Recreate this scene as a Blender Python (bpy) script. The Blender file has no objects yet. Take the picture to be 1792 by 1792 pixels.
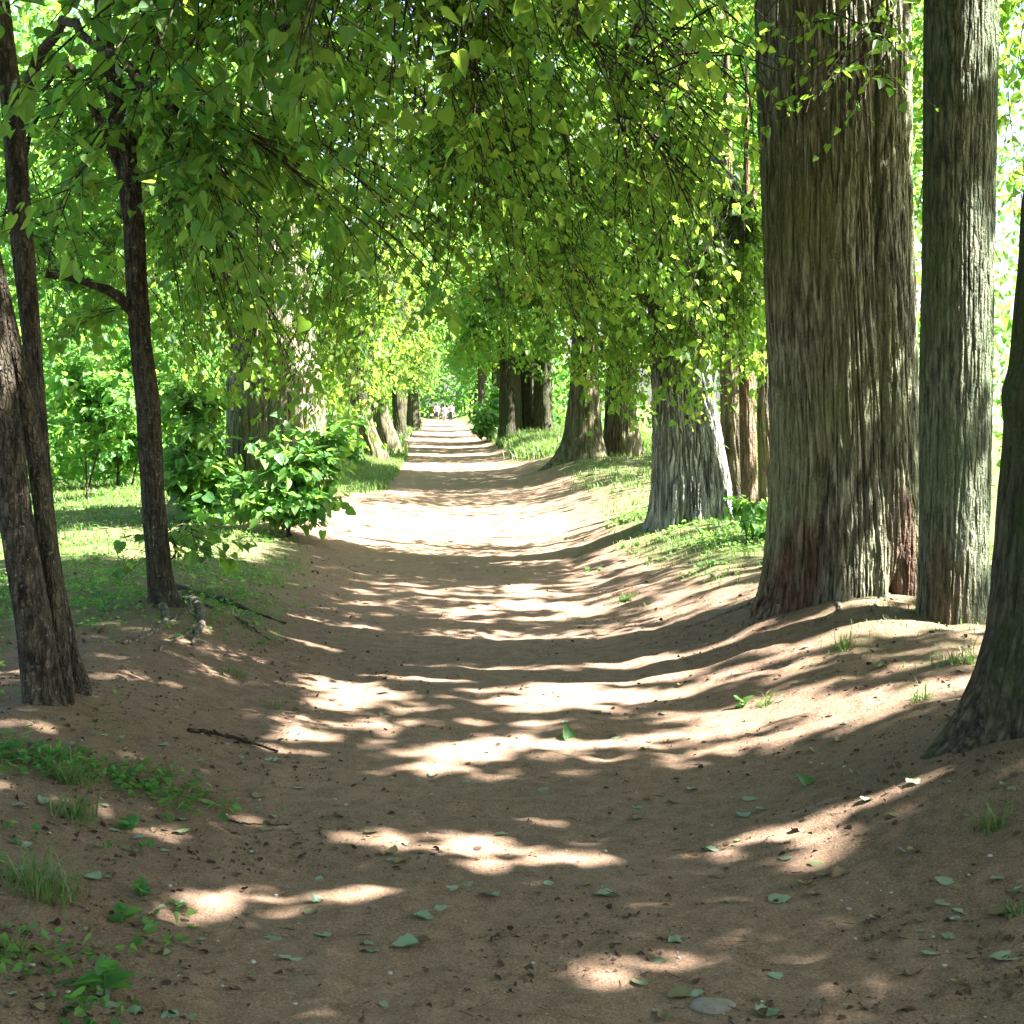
import bpy, math, random
import numpy as np
from mathutils import Vector

random.seed(7)
rng = np.random.default_rng(11)
scene = bpy.context.scene
COL = scene.collection

# ------------------------------------------------------------------ camera constants (photo is 1792 px square)
F = 2600.0; VX = 770.0; HY = 700.0; CH = 1.6
SUN_EL = math.radians(50); SUN_A = math.radians(-11)
SD = np.array([math.cos(SUN_EL)*math.cos(SUN_A), math.cos(SUN_EL)*math.sin(SUN_A), math.sin(SUN_EL)])

def at(px, py, d):
    return np.array([(px-VX)*d/F, d, CH+(HY-py)*d/F])

# ------------------------------------------------------------------ noise
_perm = np.random.default_rng(3).permutation(256); _perm = np.concatenate([_perm, _perm, _perm])
_g = np.random.default_rng(4).normal(size=(256, 3)); _g /= np.linalg.norm(_g, axis=1)[:, None]
def noise(x, y, z=0.0):
    x, y, z = np.broadcast_arrays(np.asarray(x, float), np.asarray(y, float), np.asarray(z, float))
    xi = np.floor(x).astype(int); yi = np.floor(y).astype(int); zi = np.floor(z).astype(int)
    xf = x-xi; yf = y-yi; zf = z-zi
    u = xf*xf*(3-2*xf); v = yf*yf*(3-2*yf); w = zf*zf*(3-2*zf)
    def gr(a, b, c):
        h = _perm[_perm[_perm[(xi+a) & 255]+((yi+b) & 255)]+((zi+c) & 255)]
        g = _g[h]
        return g[..., 0]*(xf-a)+g[..., 1]*(yf-b)+g[..., 2]*(zf-c)
    def lp(a, b, t): return a+(b-a)*t
    return 1.6*lp(lp(lp(gr(0,0,0), gr(1,0,0), u), lp(gr(0,1,0), gr(1,1,0), u), v),
              lp(lp(gr(0,0,1), gr(1,0,1), u), lp(gr(0,1,1), gr(1,1,1), u), v), w)
def sstep(a, b, x):
    t = np.clip((x-a)/(b-a), 0, 1); return t*t*(3-2*t)

# ------------------------------------------------------------------ terrain
MOUNDS = []   # (x, y, amp, radius)
def path_left(Y):  return -0.74-0.50*sstep(12, 17, Y)*(1-sstep(23, 27, Y))-.45*sstep(42, 60, Y)+0.12*noise(Y*0.5, 3.1)+0.05*noise(Y*2.1, 8.1)
def path_right(Y): return 1.38+0.35*sstep(12, 24, Y)+0.14*noise(Y*0.45, 9.7)+0.05*noise(Y*1.9, 5.3)
def height(X, Y):
    X = np.asarray(X, float); Y = np.asarray(Y, float)
    xr = X-(1.30+0.35*sstep(12, 24, Y)+0.10*noise(Y*0.4, 9.7)); xl = -X+(-0.80-0.55*sstep(12, 24, Y))
    h = 0.36*sstep(-0.35, 1.35, xr)+0.02*np.clip(xr-1, 0, 14)
    h = h+0.25*sstep(-0.3, 1.1, xl)-0.18*sstep(2.2, 6, xl)
    h = h+0.022*noise(X*0.6, Y*0.6, 2)+0.016*noise(X*2.3, Y*2.3, 7)*(1+sstep(0, .5, np.maximum(xr, xl)))
    h = h+0.012*noise(X*5, Y*5, 4)+.009*noise(X*11, Y*11, 6)*(1+noise(X*.9, Y*.9, 12))
    rut = np.exp(-((X-0.35)/0.7)**2)
    h = h-0.035*rut
    for (mx, my, a, r) in MOUNDS:
        h = h+a*np.exp(-((X-mx)**2+(Y-my)**2)/(r*r))
    yy = np.clip(Y-30, 0, 130)
    return h-0.45*(yy/110)**1.5
def gpt(px, py):
    """point of the terrain seen at a photo pixel"""
    z = 0.1
    for _ in range(25):
        y = F*(CH-z)/(py-HY); x = (px-VX)*y/F
        z = 0.5*z+0.5*float(height(x, y))
    return np.array([x, y, float(height(x, y))])
def on_ground(x, y, dz=0.0): return np.array([x, y, float(height(x, y))+dz])

# ------------------------------------------------------------------ mesh helpers
def link(o, parent=None):
    COL.objects.link(o)
    if parent is not None: o.parent = parent
    return o
def tag(o, label=None, cat=None, group=None, kind=None):
    if label: o['label'] = label
    if cat: o['category'] = cat
    if group: o['group'] = group
    if kind: o['kind'] = kind
    return o
def empty(name, loc):
    o = bpy.data.objects.new(name, None); o.location = loc; o.empty_display_size = 0.1
    return link(o)
def mesh_np(name, V, faces, mats, parent=None, attrs=None, smooth=True, matidx=None, origin=None):
    """faces: list of (k,n) int arrays, each with its own n-gon size. V in world space."""
    V = np.asarray(V, np.float32)
    off = np.zeros(3, np.float32); q = parent
    while q is not None: off += np.array(q.location, np.float32); q = q.parent
    if origin is not None: off = np.array(origin, np.float32)
    me = bpy.data.meshes.new(name)
    faces = [f for f in faces if len(f)]
    nl = sum(f.size for f in faces); nf = sum(len(f) for f in faces)
    me.vertices.add(len(V)); me.vertices.foreach_set('co', (V-off).ravel())
    me.loops.add(nl); me.loops.foreach_set('vertex_index', np.concatenate([f.ravel() for f in faces]).astype(np.int32))
    me.polygons.add(nf)
    sizes = np.concatenate([np.full(len(f), f.shape[1]) for f in faces])
    me.polygons.foreach_set('loop_start', (np.cumsum(sizes)-sizes).astype(np.int32))
    me.polygons.foreach_set('use_smooth', np.full(nf, smooth))
    if matidx is not None: me.polygons.foreach_set('material_index', np.asarray(matidx, np.int32))
    for m in (mats if isinstance(mats, (list, tuple)) else [mats]): me.materials.append(m)
    if attrs:
        for k, a in attrs.items():
            at_ = me.attributes.new(k, 'FLOAT', 'POINT'); at_.data.foreach_set('value', np.asarray(a, np.float32))
    me.update(calc_edges=True)
    o = bpy.data.objects.new(name, me)
    if origin is not None: o.location = origin
    return link(o, parent)

def unit(v): return v/np.maximum(np.linalg.norm(v, axis=-1, keepdims=True), 1e-9)

# leaf templates: base at the origin, tip along +Y, width along X, normal Z
def leaf_template(hi):
    if hi == 2:
        h = [(0, 0), (.20, -.09), (.40, -.02), (.50, .20), (.47, .42), (.30, .70), (.10, .92), (0, 1.08)]
    elif hi == 1:
        h = [(0, 0), (.34, -.04), (.46, .32), (.24, .76), (0, 1.05)]
    else:
        h = [(0, 0), (.42, .12), (.36, .60), (0, 1.05)]
    n = len(h)
    V = [(0, y, -0.28*y*y) if x == 0 else (x, y, .16*x-.28*y*y) for x, y in h]
    V += [(-x, y, .16*x-.28*y*y) for x, y in h[1:-1]]
    right = list(range(n)); left = [0]+list(range(n, 2*n-2))+[n-1]
    return np.array(V, float), np.array([right]), np.array([left[::-1]])
TEMPL = {k: leaf_template(k) for k in (0, 1, 2)}
def leaves_geo(P, D, N, S, lod):
    """P base, D tip direction, N approximate normal, S length -> verts, faces, rnd"""
    T, fr, fl = TEMPL[lod]
    D = unit(D); X = unit(np.cross(D, N)); Nn = np.cross(X, D)
    n = len(P); k = len(T)
    fold = rng.uniform(.2, 2.2, n)
    V = P[:, None]+S[:, None, None]*(T[None, :, 0:1]*X[:, None]+T[None, :, 1:2]*D[:, None]+(T[None, :, 2:3]*fold[:, None, None])*Nn[:, None])
    base = (np.arange(n)*k)[:, None]
    Fc = np.concatenate([fr[0][None]+base, fl[0][None]+base])
    return V.reshape(-1, 3), Fc, np.repeat(rng.random(n), k)
class Foliage:
    def __init__(s): s.V = []; s.F = []; s.R = []; s.n = 0
    def add(s, V, Fc, R):
        s.V.append(V); s.F.append(Fc+s.n); s.R.append(R); s.n += len(V)
    def leaves(s, P, D, N, S, lod):
        if len(P): s.add(*leaves_geo(P, D, N, S, lod))
    def build(s, name, mat, parent=None, **kw):
        if not s.n: return None
        by = {}
        for f in s.F: by.setdefault(f.shape[1], []).append(f)
        return mesh_np(name, np.concatenate(s.V), [np.concatenate(v) for v in by.values()], mat, parent, {'rnd': np.concatenate(s.R)}, smooth=False, **kw)

def seg_tubes(P0, P1, R0, R1, sides=4):
    A = unit(P1-P0); ref = np.where(np.abs(A[:, 2:3]) > .9, np.array([[1., 0, 0]]), np.array([[0, 0, 1.]]))
    U = unit(np.cross(A, ref)); W = np.cross(A, U)
    th = np.arange(sides)*2*math.pi/sides
    c = np.cos(th)[None, :, None]; s_ = np.sin(th)[None, :, None]
    ring = c*U[:, None]+s_*W[:, None]
    V = np.concatenate([P0[:, None]+ring*R0[:, None, None], P1[:, None]+ring*R1[:, None, None]], 1)
    n = len(P0); b = (np.arange(n)*2*sides)[:, None]
    Fc = []
    for i in range(sides):
        j = (i+1) % sides
        Fc.append(b+np.array([[i, j, sides+j, sides+i]]))
    return V.reshape(-1, 3), np.concatenate(Fc)

def polytube(pts, radii, sides=10, bump=0.0):
    pts = np.asarray(pts, float); radii = np.asarray(radii, float)
    t = np.gradient(pts, axis=0); t = unit(t)
    ref = np.array([0.3, 1, 0.2]) if abs(t[0][2]) > .7 else np.array([0, 0, 1.])
    U = unit(np.cross(t, ref[None])); W = np.cross(t, U)
    th = np.arange(sides)*2*math.pi/sides
    ring = np.cos(th)[None, :, None]*U[:, None]+np.sin(th)[None, :, None]*W[:, None]
    V = pts[:, None]+ring*radii[:, None, None]
    if bump:
        nz = noise(V[..., 0]*14, V[..., 1]*14, V[..., 2]*14)
        V = V+ring*(nz*bump)[..., None]*radii[:, None, None]
    m = len(pts); i = np.arange(m-1)[:, None]*sides; j = np.arange(sides)[None]
    jn = (j+1) % sides
    Fc = np.stack([i+j, i+jn, i+sides+jn, i+sides+j], -1).reshape(-1, 4)
    return V.reshape(-1, 3), Fc
def smooth_curve(pts, n):
    pts = np.asarray(pts, float); k = len(pts)
    t = np.linspace(0, k-1, n); i = np.clip(t.astype(int), 0, k-2); f = (t-i)[:, None]
    P = np.concatenate([[2*pts[0]-pts[1]], pts, [2*pts[-1]-pts[-2]]])
    a, b, c, d = P[i], P[i+1], P[i+2], P[i+3]
    return .5*((2*b)+(-a+c)*f+(2*a-5*b+4*c-d)*f*f+(-a+3*b-3*c+d)*f**3)

# ------------------------------------------------------------------ materials
def new_mat(name):
    m = bpy.data.materials.new(name); m.use_nodes = True
    nt = m.node_tree; nt.nodes.clear()
    return m, nt, nt.nodes.new('ShaderNodeOutputMaterial')
def nd(nt, t, **kw):
    n = nt.nodes.new(t)
    for k, v in kw.items():
        if k in n.inputs: n.inputs[k].default_value = v
        else: setattr(n, k, v)
    return n
def ramp(nt, src, stops):
    r = nt.nodes.new('ShaderNodeValToRGB')
    while len(r.color_ramp.elements) < len(stops): r.color_ramp.elements.new(.5)
    for e, (p, c) in zip(r.color_ramp.elements, stops): e.position = p; e.color = (*c, 1)
    nt.links.new(src, r.inputs[0]); return r
def mixc(nt, fac, a, b):
    m = nt.nodes.new('ShaderNodeMix'); m.data_type = 'RGBA'
    for sock, v in ((m.inputs[0], fac), (m.inputs[6], a), (m.inputs[7], b)):
        if hasattr(v, 'is_output'): nt.links.new(v, sock)
        else: sock.default_value = v if isinstance(v, float) else (*v, 1)
    return m.outputs[2]
def nz(nt, scale, vec=None, detail=6, rough=.6):
    n = nd(nt, 'ShaderNodeTexNoise', Scale=scale, Detail=detail, Roughness=rough)
    if vec is not None: nt.links.new(vec, n.inputs['Vector'])
    return n
def geo_pos(nt, scale=(1, 1, 1)):
    g = nt.nodes.new('ShaderNodeNewGeometry'); m = nt.nodes.new('ShaderNodeMapping'); m.inputs['Scale'].default_value = scale
    nt.links.new(g.outputs['Position'], m.inputs['Vector']); return m.outputs['Vector']

def leaf_mat(name, stops, tstops, tfac=.5, rough=.5, spec=.3):
    m, nt, out = new_mat(name)
    a = nd(nt, 'ShaderNodeAttribute', attribute_name='rnd')
    big = nz(nt, 0.9, geo_pos(nt), 2)
    add = nd(nt, 'ShaderNodeMath', operation='MULTIPLY_ADD'); add.inputs[1].default_value = .7
    sub = nd(nt, 'ShaderNodeMath', operation='MULTIPLY_ADD'); sub.inputs[1].default_value = .8; sub.inputs[2].default_value = -.25
    nt.links.new(big.outputs['Fac'], sub.inputs[0])
    nt.links.new(a.outputs['Fac'], add.inputs[0]); nt.links.new(sub.outputs[0], add.inputs[2])
    c1 = ramp(nt, add.outputs[0], stops); c2 = ramp(nt, add.outputs[0], tstops)
    p = nd(nt, 'ShaderNodeBsdfPrincipled', Roughness=rough); p.inputs['Specular IOR Level'].default_value = spec
    nt.links.new(c1.outputs[0], p.inputs['Base Color'])
    t = nd(nt, 'ShaderNodeBsdfTranslucent'); nt.links.new(c2.outputs[0], t.inputs['Color'])
    mx = nd(nt, 'ShaderNodeMixShader'); mx.inputs[0].default_value = tfac
    nt.links.new(p.outputs[0], mx.inputs[1]); nt.links.new(t.outputs[0], mx.inputs[2]); nt.links.new(mx.outputs[0], out.inputs[0])
    return m
M_LEAF = leaf_mat('lime_leaf', [(.0, (.032, .090, .022)), (.45, (.062, .125, .022)), (1., (.092, .14, .030))],
                  [(.0, (.13, .34, .035)), (.5, (.27, .47, .04)), (1., (.40, .54, .07))], tfac=.56)
M_LEAF_DARK = leaf_mat('maple_leaf', [(.0, (.026, .095, .036)), (.45, (.058, .120, .024)), (1., (.085, .135, .028))],
                  [(.0, (.11, .34, .05)), (.5, (.25, .46, .04)), (1., (.38, .52, .06))], tfac=.56)
M_LEAF_WOOD = leaf_mat('wood_leaf', [(.0, (.028, .085, .022)), (.5, (.050, .12, .024)), (1., (.085, .15, .028))],
                  [(.0, (.10, .32, .045)), (.5, (.18, .42, .045)), (1., (.32, .50, .06))], spec=.35)
M_SHRUB = leaf_mat('shrub_leaf', [(.0, (.034, .10, .034)), (.5, (.055, .14, .030)), (1., (.085, .16, .032))],
                  [(.0, (.12, .36, .06)), (.5, (.20, .45, .06)), (1., (.34, .52, .07))])
M_GRASS = leaf_mat('grass_blade', [(.0, (.040, .085, .022)), (.5, (.075, .115, .032)), (1., (.17, .155, .07))],
                  [(.0, (.10, .28, .03)), (.5, (.18, .36, .05)), (1., (.32, .36, .08))], tfac=.35)
M_DRY = leaf_mat('fallen_leaf_skin', [(.0, (.13, .19, .125)), (.35, (.20, .25, .175)), (.6, (.13, .14, .07)), (.8, (.16, .11, .06)), (1., (.30, .26, .10))],
                  [(.0, (.08, .16, .05)), (.5, (.10, .18, .06)), (1., (.2, .16, .05))], tfac=.2, rough=.5)
M_DEAD = leaf_mat('dead_bits', [(.0, (.022, .013, .009)), (.5, (.06, .035, .02)), (1., (.13, .085, .05))],
                  [(.0, (.02, .01, .005)), (1., (.06, .03, .01))], tfac=.1, rough=.8, spec=.2)

def bark_mat(name, dark, light, moss, moss_amt=.45, lichen=.35, fz=.22, fscale=30, plate=26, plate_z=.13, crack=.55):
    m, nt, out = new_mat(name)
    pos = geo_pos(nt, (1, 1, fz))
    n1 = nz(nt, fscale, pos, 8, .65); n2 = nz(nt, 2.2, geo_pos(nt, (1, 1, .5)), 5); n3 = nz(nt, 60, geo_pos(nt), 4)
    wob = nz(nt, 5, geo_pos(nt), 4); wm = nd(nt, 'ShaderNodeVectorMath', operation='MULTIPLY_ADD'); wm.inputs[1].default_value = (.06, .06, .25)
    nt.links.new(wob.outputs['Color'], wm.inputs[0]); nt.links.new(geo_pos(nt), wm.inputs[2])
    mp = nt.nodes.new('ShaderNodeMapping'); mp.inputs['Scale'].default_value = (1, 1, plate_z); nt.links.new(wm.outputs[0], mp.inputs['Vector'])
    vo = nd(nt, 'ShaderNodeTexVoronoi', Scale=plate); vo.feature = 'DISTANCE_TO_EDGE'; nt.links.new(mp.outputs[0], vo.inputs['Vector'])
    crk = ramp(nt, vo.outputs['Distance'], [(.0, (0, 0, 0)), (.10, (.55,)*3), (.22, (1, 1, 1))])
    base = ramp(nt, n1.outputs['Fac'], [(.38, tuple(.45*a for a in dark)), (.45, dark), (.52, tuple(.5*(a+b) for a, b in zip(dark, light))), (.64, light)])
    inv = nd(nt, 'ShaderNodeMath', operation='MULTIPLY_ADD'); inv.inputs[1].default_value = -crack; inv.inputs[2].default_value = crack
    nt.links.new(crk.outputs[0], inv.inputs[0]); base_c = mixc(nt, inv.outputs[0], base.outputs[0], tuple(.3*a for a in dark))
    f = ramp(nt, n2.outputs['Fac'], [(.42, (0, 0, 0)), (.62, (moss_amt,)*3)])
    c = mixc(nt, f.outputs[0], base_c, moss)
    v = nz(nt, 38, geo_pos(nt), 3, .7); lf = ramp(nt, v.outputs['Fac'], [(.62, (0, 0, 0)), (.68, (lichen,)*3)])
    c = mixc(nt, lf.outputs[0], c, (.36, .37, .33))
    w = nd(nt, 'ShaderNodeAttribute', attribute_name='wear')
    wc = ramp(nt, n1.outputs['Fac'], [(.36, (.022, .012, .008)), (.5, (.075, .036, .022)), (.68, (.15, .085, .052))])
    c = mixc(nt, w.outputs['Fac'], c, wc.outputs[0])
    p = nd(nt, 'ShaderNodeBsdfPrincipled', Roughness=.9); p.inputs['Specular IOR Level'].default_value = .2
    nt.links.new(c, p.inputs['Base Color'])
    mm = nd(nt, 'ShaderNodeMath', operation='ADD'); m0 = nd(nt, 'ShaderNodeMath', operation='MULTIPLY_ADD'); m0.inputs[1].default_value = .9; nt.links.new(crk.outputs[0], m0.inputs[0]); nt.links.new(n1.outputs['Fac'], m0.inputs[2]); nt.links.new(m0.outputs[0], mm.inputs[0]); nt.links.new(n3.outputs['Fac'], mm.inputs[1])
    b = nd(nt, 'ShaderNodeBump', Strength=.9, Distance=.02); nt.links.new(mm.outputs[0], b.inputs['Height']); nt.links.new(b.outputs[0], p.inputs['Normal'])
    nt.links.new(p.outputs[0], out.inputs[0]); return m
M_BARK = bark_mat('lime_bark', (.115, .112, .074), (.35, .34, .24), (.155, .175, .072), .65, fz=.13, plate_z=.09)
M_BARK_SLIM = bark_mat('green_bark', (.075, .086, .052), (.20, .212, .135), (.085, .12, .055), .8, .25, plate=36, plate_z=.1, crack=.4)
M_BARK_MOSS = bark_mat('mossy_bark', (.04, .033, .022), (.11, .092, .06), (.038, .052, .016), .9, .08)
M_BARK_DARK = bark_mat('dark_bark', (.034, .027, .018), (.115, .09, .06), (.06, .06, .032), .35, .35, .3, 34, 48, .3, .4)
M_BARK_GREY = bark_mat('grey_bark', (.125, .125, .115), (.46, .47, .43), (.22, .24, .14), .4, .4, .12, 22, 20, .10, .5)
M_BARK_RED = bark_mat('orange_bark', (.11, .07, .042), (.28, .18, .11), (.16, .15, .08), .2, .2, .3)
M_BARK_BROWN = bark_mat('brown_bark', (.06, .045, .028), (.20, .155, .095), (.10, .11, .045), .5, .3, .16, 14, 12)
M_TWIG = bark_mat('twig_bark', (.028, .020, .013), (.075, .055, .036), (.05, .05, .03), .3, .1)
M_ROOT = bark_mat('root_bark', (.10, .08, .06), (.28, .235, .18), (.14, .14, .08), .3, .3, .6)

def soil_nodes(nt):
    pos = geo_pos(nt)
    a = nz(nt, 1.1, pos, 5, .6); b = nz(nt, 14, pos, 8, .7); c = nz(nt, 120, pos, 4, .7)
    base = ramp(nt, a.outputs['Fac'], [(.32, (.128, .080, .044)), (.52, (.170, .105, .064)), (.70, (.225, .145, .100))])
    sp = ramp(nt, b.outputs['Fac'], [(.38, (.052, .030, .017)), (.47, (.145, .092, .058)), (.62, (.25, .168, .122))])
    col = mixc(nt, .55, base.outputs[0], sp.outputs[0])
    gr = ramp(nt, c.outputs['Fac'], [(.38, (.038, .022, .013)), (.46, (.145, .093, .06)), (.58, (.185, .122, .082)), (.66, (.33, .255, .20))])
    col = mixc(nt, .5, col, gr.outputs[0])
    mm = nd(nt, 'ShaderNodeMath', operation='MULTIPLY_ADD'); mm.inputs[1].default_value = .35
    nt.links.new(c.outputs['Fac'], mm.inputs[0]); nt.links.new(b.outputs['Fac'], mm.inputs[2])
    return col, mm.outputs[0], pos
def finish_ground(nt, out, col, hgt, strength=.7, dist=.02):
    p = nd(nt, 'ShaderNodeBsdfPrincipled', Roughness=.93); p.inputs['Specular IOR Level'].default_value = .15
    nt.links.new(col, p.inputs['Base Color'])
    b = nd(nt, 'ShaderNodeBump', Strength=strength, Distance=dist); nt.links.new(hgt, b.inputs['Height']); nt.links.new(b.outputs[0], p.inputs['Normal'])
    nt.links.new(p.outputs[0], out.inputs[0])
M_PATH, nt, out = new_mat('packed_earth'); c_, h_, _ = soil_nodes(nt); finish_ground(nt, out, c_, h_)
M_GROUND, nt, out = new_mat('verge_earth'); c_, h_, pos_ = soil_nodes(nt)
ga = nd(nt, 'ShaderNodeAttribute', attribute_name='green'); gn = nz(nt, 7, pos_, 8, .75)
gm = nd(nt, 'ShaderNodeMath', operation='MULTIPLY_ADD'); gm.inputs[1].default_value = 1.6; gm.inputs[2].default_value = -1.0
nt.links.new(gn.outputs['Fac'], gm.inputs[0])
gs = nd(nt, 'ShaderNodeMath', operation='ADD', use_clamp=True); nt.links.new(gm.outputs[0], gs.inputs[0])
g2 = nd(nt, 'ShaderNodeMath', operation='MULTIPLY'); g2.inputs[1].default_value = 1.25
nt.links.new(ga.outputs['Fac'], g2.inputs[0]); nt.links.new(g2.outputs[0], gs.inputs[1])
gc = ramp(nt, gn.outputs['Fac'], [(.3, (.05, .075, .022)), (.55, (.085, .115, .035)), (.8, (.15, .155, .065))])
c_ = mixc(nt, gs.outputs[0], c_, gc.outputs[0]); finish_ground(nt, out, c_, h_, .9, .03)
def plain(name, c1, c2, scale=30, rough=.7, bump=.3, dist=.004):
    m, nt, out = new_mat(name)
    n = nz(nt, scale, geo_pos(nt), 6); r = ramp(nt, n.outputs['Fac'], [(.35, c1), (.65, c2)])
    p = nd(nt, 'ShaderNodeBsdfPrincipled', Roughness=rough); nt.links.new(r.outputs[0], p.inputs['Base Color'])
    b = nd(nt, 'ShaderNodeBump', Strength=bump, Distance=dist); nt.links.new(n.outputs['Fac'], b.inputs['Height']); nt.links.new(b.outputs[0], p.inputs['Normal'])
    nt.links.new(p.outputs[0], out.inputs[0]); return m
M_STONE = plain('grey_stone', (.115, .095, .078), (.18, .155, .13), 40, .95)
M_PEBBLE = plain('pale_pebble', (.19, .16, .13), (.34, .30, .26), 50)
M_WHITE = plain('white_paint', (.74, .74, .72), (.82, .82, .80), 12)
M_WOOD = plain('weathered_wood', (.16, .14, .12), (.30, .27, .23), 25)
M_SKIN = plain('skin', (.42, .26, .19), (.48, .30, .22)); M_HAIR = plain('hair', (.03, .02, .015), (.06, .04, .03))
M_PINK = plain('pink_cloth', (.55, .33, .45), (.62, .38, .50)); M_DARK = plain('dark_cloth', (.03, .03, .05), (.05, .05, .07))
M_PALE = plain('pale_cloth', (.45, .43, .46), (.52, .5, .53)); M_LILAC = plain('lilac_cloth', (.42, .36, .58), (.48, .42, .64))

# ------------------------------------------------------------------ where the sun reaches the ground (gaps in the high crowns)
# x0, x1, y0, y1, edge, openness, fleck threshold (-1 = wide open)
ZONES = [(-1.0, -.1, 4.25, 4.95, .12, .95, -.12), (-1.6, -.6, 5.1, 5.6, .1, .9, .1), (-.3, 1.85, 4.95, 5.6, .1, 1., -.14), (.0, 1.2, 3.9, 4.4, .1, .8, .2), (-.9, 2.2, 6.4, 7.6, .12, 1., -.32),
         (-.9, 2.6, 7.7, 9.2, .12, 1., -.36), (-2.0, -.9, 7.3, 8.9, .15, 1., -.05), (1.3, 3.4, 6.4, 11.2, .2, 1., -.05), (-1.2, 2.7, 9.35, 10.6, .12, 1., -.3), (-4.2, -2.1, 6.3, 7.4, .1, .95, -.25),
         (-.9, 1.8, 10.9, 13.2, .2, 1., -.2), (-7, -1.3, 7.6, 12.2, .3, .9, -.15), (-6, -1.9, 4.4, 7.0, .3, .85, -.05), (-3.4, 4.5, 14.6, 22.6, .4, .98, -1), (-14, -1.6, 12.6, 15.9, .3, .98, -1), (-6.5, -2.0, 15.4, 23.6, .3, .98, -1), (-14, -6, 17.4, 19.2, .2, .95, -.2), (-14, -6, 20.2, 22.6, .3, .95, -.1),
         (.9, 4.2, 11.0, 14.8, .3, .97, -.2), (-8, -2.3, 23, 34, .3, .92, -.5),
         (-3.5, 6, 34, 38.5, .4, 1.0, -1), (-12, -4.5, 24, 31, .8, .7, -.2), (-3, 4, 25.5, 26.6, .2, .9, .0), (-3, 4, 43, 45.5, .4, 1, -1), (-3, 4, 51, 54, .4, 1, -1), (-3, 4, 60, 65, .6, 1, -1),
         (-3, 4, 74, 82, .8, 1, -1), (-3, 4, 94, 104, 1, 1, -1), (-3, 4, 118, 131, 1, 1, -1), (4, 40, 14, 80, 2, .92, -1), (-30, -3.0, 24, 60, 2, .8, -.3), (-3, 4, 27.5, 33, .5, .4, .25)]
def light(X, Y):
    n = noise(X*1.9, Y*6.0, 4.4)+1.0*noise(X*5.6, Y*18.0, 8.3)
    L = .85*sstep(.62, .70, n)
    for (x0, x1, y0, y1, s, v, th) in ZONES:
        m = (X > x0-s) & (X < x1+s) & (Y > y0-s) & (Y < y1+s)
        if not m.any(): continue
        x, y = X[m], Y[m]
        w = sstep(x0-s, x0+s, x)*(1-sstep(x1-s, x1+s, x))*sstep(y0-s, y0+s, y)*(1-sstep(y1-s, y1+s, y))
        g = np.ones(len(x)) if th <= -1 else sstep(th-.02, th+.02, n[m])
        L[m] = np.maximum(L[m], w*v*g)
    return L
def sun_keep(P, strength=1.0):
    k = P[:, 2]/SD[2]
    X = P[:, 0]-k*SD[0]; Y = P[:, 1]-k*SD[1]
    return rng.random(len(P)) > light(X, Y)*strength

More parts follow.
